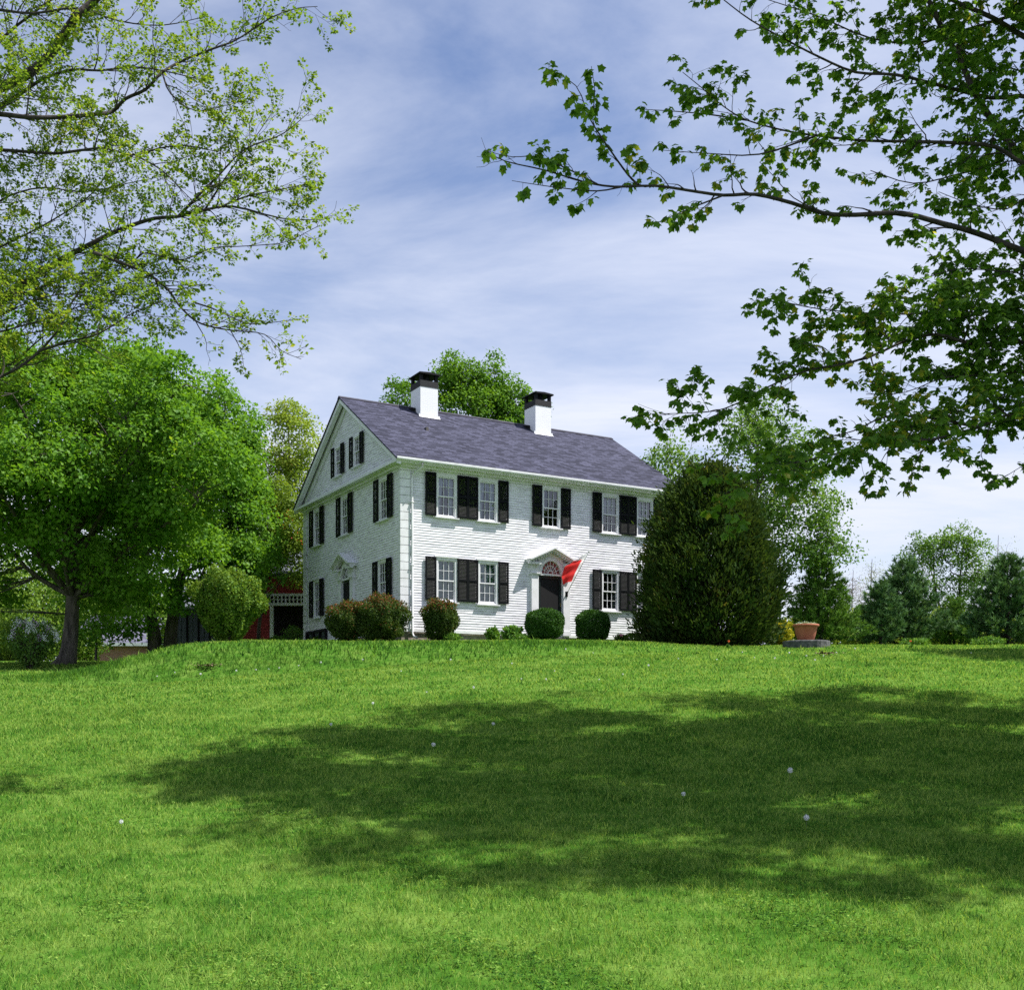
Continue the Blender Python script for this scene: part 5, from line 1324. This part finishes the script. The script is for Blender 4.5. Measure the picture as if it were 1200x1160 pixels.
for (px, d_, r, h, lab) in [(1010, 60, 1.3, 2.2, 'yellow-green wild bush in the gap left of the widest pine'), (1100, 63, 2.0, 2.5, 'yellow-green wild bush under the domed distant tree'), (1135, 61, 1.3, 1.4, 'low wild bush left of the pine at the right edge'), (1045, 66, 1.6, 1.6, 'low wild bush far behind the widest pine'), (985, 64, 1.9, 2.6, 'tall wild bush far behind the bright spruce'), (1090, 58, 1.5, 1.7, 'wild bush just right of the widest pine'), (1008, 55, 1.0, 1.5, 'wild bush between the bright spruce and the small blue-green pine'), (940, 58, 1.4, 1.8, 'wild bush just behind the yellow-leaved shrub'), (1192, 58, 1.4, 1.6, 'wild bush beside the pine at the right edge'), (1165, 66, 2.2, 2.8, 'tall wild bush behind the pine at the right edge'), (1072, 47.5, .6, .35, 'low grey-green shrub at the foot of the widest pine'), (1158, 47.0, .7, .40, 'low grey-green shrub at the foot of the pine at the right edge')]:
    x = (px - 600) / F * d_
    shrub('wild_bush', lab, x, d_, r, h, LWild if d_ > 50 else LPlant, int(2300 * r), .16 if d_ > 50 else .09, 2.0, noise=.14, shell=.4, group='wild bushes along the tree line', stems=9)
# lilac at far left, bushes behind
lil = shrub('lilac_bush', 'flowering lilac bush with white and purple blossoms left of the big maple trunk', (36 - 600) / F * 33.5, 33.5, .86, 1.55, LLil, 2300, .085, 2.0, base_pinch=.65, stems=10, noise=.10)
def blossoms(name, m_, n, sgn, rr):
    Lf = Leaves(T_FOLD)
    for i in range(n):
        a = rng.uniform(0, 6.283); e = rng.uniform(.15, 1.2)
        c = np.array([.82 * math.cos(a) * math.cos(e), .82 * math.sin(a) * math.cos(e), .82 + .75 * math.sin(e)])
        if sgn * c[0] < -.35: continue
        q = rng.normal(size=(26, 3)) * np.array([.045, .045, .075]); Lf.add(c + q, rvec(26), rvec(26), rng.uniform(.025, .045, 26))
    Lf.build(name, m_, lil)
blossoms('white_blossoms', M['lilac'], 60, 1, .1); blossoms('purple_blossoms', M['purple'], 16, 1, .1)
for (px, d_, r, h, lab) in [(8, 48, 2.2, 2.0, 'broad green hedge bush behind the lilac at the left edge'), (100, 52, .8, 1.7, 'small bush seen just right of the big maple trunk'), (-30, 50, 2.6, 4.2, 'tall bush past the left edge behind the lilac'), (40, 66, 3.4, 6.2, 'tall broad bush behind the brick building, left end'), (-30, 64, 3.2, 7.5, 'tall wood-edge bush past the left edge'), (100, 74, 4.0, 7.0, 'tall broad bush rising behind the slate roof'), (175, 74, 3.6, 6.4, 'tall bush behind the slate roof near the grey shed'), (215, 60, 1.6, 3.6, 'bush between the slate-roofed building and the grey shed')]:
    x = (px - 600) / F * d_
    shrub('garden_bush', lab, x, d_, r, h, LRound, int(3600 * r), .12 if d_ < 58 else .2, 2.2, noise=.12, group='bushes behind the left maple')
for (px, d_, r, h, lab) in [(345, 47.5, .5, .9, 'small shrub in the dark carport opening of the red barn'), (325, 46.5, .28, .35, 'low plant at the foot of the white barn post')]:
    x = (px - 600) / F * d_; shrub('garden_bush', lab, x, d_, r, h, LPlant, 900, .09, 2, noise=.12, z=2.75)

# ------------------------------------------------------------------ outbuildings glimpsed at the left
def slate_house():
    d_ = 62.0; x0, x1 = (84 - 600) / F * d_, (212 - 600) / F * d_; zb = gz((x0 + x1) / 2, d_)
    root = empty('brick_building', ((x0 + x1) / 2, d_, zb)); tag(root, 'low brick building with pale slate roof glimpsed under the maple boughs', 'building')
    w = (x1 - x0) / 2; zt = 3.62 - zb; zr = 5.7 - zb; dep = 7.0
    b_ = MB(); b_.box(-w, w, 0, dep, -.8, zt); b_.build('wall', M['redbrick'], root)
    tr_ = MB(); tr_.box(-w - .25, w + .25, -.42, -.30, zt - .02, zt + .16); tr_.build('eave_board', M['trim'], root)
    me = bpy.data.meshes.new('roof'); vs = []; fs = []; uv = []
    for s, ya, yb in ((0, -.4, dep / 2), (1, dep + .4, dep / 2)):
        o = len(vs); vs += [(-w - .3, ya, zt + .02), (w + .3, ya, zt + .02), (w + .3, yb, zr), (-w - .3, yb, zr)]; fs.append((o, o + 1, o + 2, o + 3)); sl2 = math.hypot(yb - ya, zr - zt)
        uv += [(-w, 0), (w, 0), (w, sl2), (-w, sl2)]
    o = len(vs); vs += [(-w, 0, zt), (-w, dep, zt), (-w, dep / 2, zr - .1), (w, 0, zt), (w, dep, zt), (w, dep / 2, zr - .1)]; fs += [(o, o + 1, o + 2), (o + 3, o + 4, o + 5)]; uv += [(0, 0)] * 6
    me.from_pydata(vs, [], fs); u_ = me.uv_layers.new(name='UVMap'); u_.data.foreach_set('uv', [c for p in uv for c in p]); me.materials.append(M['slate']); me.update()
    link_mesh('roof', me, root)
slate_house()

def grey_shed():
    d_ = 50.0; x0, x1 = (206 - 600) / F * d_, (266 - 600) / F * d_; w = x1 - x0; zb = gz((x0 + x1) / 2, d_)
    root = empty('shed', (x0, d_, zb)); tag(root, 'blue-grey board shed between the twin-trunked maple and the big rounded shrub', 'shed')
    b_ = MB(); zt = 4.62 - zb; n_ = 9
    b_.box(0, w, .03, 4, -.7, zt)
    for i in range(n_): b_.box(w * i / n_ + .012, w * (i + 1) / n_ - .012, 0, .029, -.7, zt)
    b_.build('wall', M['greyboard'], root)
    bt = MB()
    for i in (0, 2, 4, 6, 9): x = w * i / n_; bt.box(x - .04, x + .04, -.03, -.001, -.6, zt)
    bt.build('battens', M['black'], root)
    st = MB()
    for i, hh in zip((1, 2.6, 3.7, 5.2, 6.4), (.55, .65, .75, .95, 1.1)): x = w * i / n_; st.box(x, x + .07, -.12, -.05, -.2, hh - .1)
    st.build('pickets', M['greyboard'] if False else M['trim'], root)
    r_ = MB(); r_.prism([(-.3, zt), (2.0, zt + 1.1), (4.3, zt), (4.3, zt + .1), (2.0, zt + 1.2), (-.3, zt + .1)], 'x', -.2, w + .2); r_.build('roof', M['roof'] if False else M['greyboard'], root)
    g_ = MB(); g_.prism([(0.02, zt + .001), (2.0, zt + 1.0), (3.98, zt + .001)], 'x', .02, w - .02); g_.build('gable', M['greyboard'], root)
grey_shed()

def red_barn():
    d_ = 49.5; px = lambda p: (p - 600) / F * d_; pz = lambda p: (HOR - p) / F * d_
    x0, x1 = px(284), px(420); w = x1 - x0; zb = 2.7
    root = empty('barn', (x0, d_, zb)); tag(root, 'red clapboard barn with a white-trimmed dark carport opening behind the house', 'barn')
    Z = lambda p: pz(p) - zb
    wl_ = MB(); o0, o1 = px(317) - x0, px(372) - x0
    wl_.box(0, o0, 0, .15, -.8, Z(697)); wl_.box(o1, w, 0, .15, -.8, Z(697)); wl_.box(0, w, 0, .15, Z(697), Z(676))
    wl_.box(0, .15, .151, 6, -.8, Z(676)); wl_.box(w - .15, w, .151, 6, -.8, Z(676)); wl_.box(.151, w - .151, 5.85, 6, -.8, Z(676))
    zt = Z(676); z = -.5
    while z < zt: 
        if z < Z(700): wl_.prism([(-.028, z), (-.001, z), (-.001, z + .13), (-.006, z + .13)], 'x', 0, o0)
        if z > Z(697): wl_.prism([(-.028, z), (-.001, z), (-.001, z + .13), (-.006, z + .13)], 'x', 0, w)
        z += .135
    wl_.build('wall', M['redsiding'], root)
    tr_ = MB(); tr_.box(o0 - .02, o0 + .12, -.06, .16, -.8, Z(709.5)); tr_.box(o1 - .12, o1, -.06, .16, -.8, Z(709.5))
    tr_.box(o0 - .4, o1, -.07, .14, Z(709.5), Z(706.5)); tr_.box(o0 - .4, o1, -.07, .14, Z(698.5), Z(695.5))
    n_ = 14
    for i in range(n_ + 1): x = o0 - .38 + (o1 - o0 + .36) * i / n_; tr_.box(x - .03, x + .03, -.05, .05, Z(706.5), Z(698.5))
    tr_.box(o0 - .4, o1, -.045, .045, Z(702.8), Z(702.0))
    to = tr_.build('transom', M['trim'], root)
    gl = MB(); gl.add([(o0 - .4, .01, Z(706.5)), (o1, .01, Z(706.5)), (o1, .01, Z(698.5)), (o0 - .4, .01, Z(698.5))], [(0, 1, 2, 3)]); gl.build('pane', M['screen'], to)
    dk = MB(); dk.box(.2, w - .2, 3.0, 3.1, -.5, Z(697)); dk.box(o0 + .5, o0 + .58, 1.2, 1.3, -.5, 1.2); dk.build('inner_wall', M['interior'], root)
    cr_ = MB(); cr_.box(o1 - 1.6, o1 - .5, 1.2, 1.9, -.5, .45); cr_.box(o1 - 1.4, o1 - .9, 1.3, 1.8, .451, .75); cr_.build('stored_box', M['greyboard'], root)
    r_ = MB(); r_.prism([(-.4, zt), (3, zt + 1.5), (6.4, zt), (6.4, zt + .12), (3, zt + 1.62), (-.4, zt + .12)], 'x', -.3, w + .3); r_.build('roof', M['slate'] if False else M['greyboard'], root)
    g_ = MB(); g_.prism([(0.02, zt + .001), (3.0, zt + 1.4), (5.98, zt + .001)], 'x', .02, w - .02); g_.build('gable', M['redsiding'], root)
red_barn()

# ------------------------------------------------------------------ planter, slab, tulips, dandelions
def planter():
    x, y = (945 - 600) / F * 34.2, 34.2; zb = gz(x, y)
    s_ = MB(); r = .74; n_ = 36
    prof = [(0, -.15), (r * .97, -.15), (r, -.10), (r, .15), (r * .985, .178), (r * .94, .19), (0, .19)]
    s_.lathe(prof, (0, 0, 0), n_)
    so_ = s_.build('stone_slab', M['granite'], None, Matrix.Translation((x, y, zb)), smooth=False)
    for v in so_.data.vertices:
        f_ = 1 + .03 * math.sin(5 * math.atan2(v.co.y, v.co.x) + 1) + .012 * math.sin(13 * math.atan2(v.co.y, v.co.x)); v.co.x *= f_; v.co.y *= f_
    tag(so_, 'round grey millstone slab under the terracotta pot', 'stone slab')
    pr = empty('flower_pot', (x - .02, y, zb + .19)); tag(pr, 'wide terracotta pot of grey-green seedlings on the round stone slab', 'flower pot')
    p = MB(); p.lathe([(0, .002), (.245, .002), (.255, .02), (.31, .20), (.355, .42), (.365, .45), (.40, .455), (.415, .475), (.415, .52), (.40, .53), (.37, .53), (.355, .50), (.33, .46), (0, .455)], (0, 0, 0), 40)
    p.build('pot', M['terracotta'], pr, smooth=True)
    so2 = MB(); so2.lathe([(0, .475), (.2, .48), (.33, .465)], (0, 0, 0), 24); so2.build('soil', M['soil'], pr)
    Lf = Leaves(T_FOLD); n = 340
    a = rng.uniform(0, 6.283, n); r_ = .33 * rng.random(n) ** .5; h_ = .48 + rng.random(n) * .14 * (1 - r_ / .5)
    d = rvec(n) * .8; d[:, 2] = np.abs(d[:, 2]) * .6; Lf.add(np.stack([r_ * np.cos(a), r_ * np.sin(a), h_], 1), d, rvec(n) * .5 + np.array([0, 0, 1]), rng.uniform(.05, .10, n))
    Lf.build('plants', LVar, pr)
planter()

def tulip(px, py, label):
    x, y, z = on_ground(px, py); h = .30
    root = empty('tulip', (x, y, z)); root.scale = (.62,) * 3; tag(root, label, 'flower')
    st = MB(); st.tube([(0, 0, -.02), (.01, 0, h * .5), (0, 0, h)], .008, 6); st.build('stem', M['stem'], root)
    fl = MB()
    for k in range(6):
        a = k * 1.047; rr = .05
        fl.add([(0, 0, h), (rr * math.cos(a - .5), rr * math.sin(a - .5), h + .05), (rr * .9 * math.cos(a), rr * .9 * math.sin(a), h + .14), (rr * math.cos(a + .5), rr * math.sin(a + .5), h + .05)], [(0, 1, 2, 3)])
    fl.build('petals', M['tulip'], root)
    Lf = Leaves(T_FOLD); n = 9; a = rng.uniform(0, 6.28, n); Lf.add(np.stack([.02 * np.cos(a), .02 * np.sin(a), np.zeros(n)], 1), np.stack([np.cos(a) * .5, np.sin(a) * .5, np.ones(n)], 1), rvec(n), rng.uniform(.16, .28, n)); Lf.build('leaves', LPlant, root)
tulip(1067, 760, 'orange tulip standing before the widest pine'); tulip(854, 760, 'red-orange tulip at the foot of the arborvitae')

def dandelion_src():
    root = empty('dandelion', (0, 0, 0))
    st = MB(); st.tube([(0, 0, -.01), (.012, .004, .09), (0, 0, .17)], .0028, 5); st.build('stem', M['stem'], root)
    Lf = Leaves(T_NEEDLE); n = 210; v = rvec(n); Lf.add(np.array([0, 0, .175]) + v * .012, v, rvec(n), .030 * rng.uniform(.9, 1.05, n))
    V_ = []; Lf2 = Leaves((np.array([[-.5, -.5, 0], [.5, -.5, 0], [.5, .5, 0], [-.5, .5, 0]]), np.array([[0, 1, 2], [0, 2, 3]])))
    Lf.build('seed_head', M['fluff'], root)
    Lf2.add(np.array([0, 0, .175]) + v * .036, rvec(n), v, .0055 * rng.uniform(.8, 1.3, n)); Lf2.build('seed_tufts', M['fluff'], root)
    return root
near = [((926, 918), .9, 'tall dandelion clock in the shade, rightmost of the near ones standing high on its stem'), ((801, 942), .62, 'dandelion clock in the middle of the big tree shadow'), ((945, 974), .75, 'faint dandelion clock in the ragged front edge of the tree shadow'), ((508, 884), .8, 'white dandelion clock in the left part of the tree shadow'), ((142, 974), .55, 'lone dandelion clock in the sunlit grass at lower left'), ((578, 857), .7, 'dandelion clock in the shadow just above the left one'), ((388, 857), .65, 'dandelion clock near the left tip of the tree shadow')]
far = [(184, 797), (235, 795), (277, 792), (315, 788), (327, 787), (376, 782), (425, 778), (500, 815), (528, 778), (555, 812), (600, 782), (640, 801), (663, 765), (695, 768), (730, 794), (650, 790), (611, 800), (760, 785), (840, 776), (945, 773), (965, 772), (908, 776), (980, 768), (1138, 768), (1002, 764), (437, 831), (470, 790), (350, 784), (702, 800), (795, 775), (870, 768), (925, 770), (300, 790), (205, 792), (955, 778), (884, 774)]
src = dandelion_src(); first = True
for (p, sc_, lab) in near:
    x, y, z = on_ground(*p); o = src if first else copy_tree(src); first = False
    o.location = (x, y, z); o.rotation_euler = (0, 0, rng.random() * 6); o.scale = (sc_,) * 3; tag(o, lab, 'flower', 'dandelion clocks in the lawn')
for p in far:
    x, y, z = on_ground(*p); o = copy_tree(src)
    o.location = (x, y, z); o.rotation_euler = (0, 0, rng.random() * 6); o.scale = (rng.uniform(.40, .72),) * 3; tag(o, 'tiny white dandelion clock in the sunny grass far up the lawn', 'flower', 'far dandelion clocks up the lawn')

def debris(px, py, label, r, m_):
    x, y, z = on_ground(px, py); Lf = Leaves(T_FOLD); n = 90
    q = rng.normal(size=(n, 3)) * np.array([r, r * .6, .02]); q[:, 2] = np.abs(q[:, 2]) + .05
    Lf.add(q, rvec(n) * [1, 1, .3], rvec(n) * .5 + np.array([0, 0, 1]), rng.uniform(.05, .11, n))
    o = Lf.build('leaf_litter', m_, None); o.location = (x, y, z); tag(o, label, 'leaf litter')
debris(241, 783, 'brown patch of dead leaves on the bank left of the house', .17, M['deadleaf'])
debris(968, 768, 'dark scrap of dead leaves on the grass before the round stone slab', .15, M['deadleaf'])
print('script done')
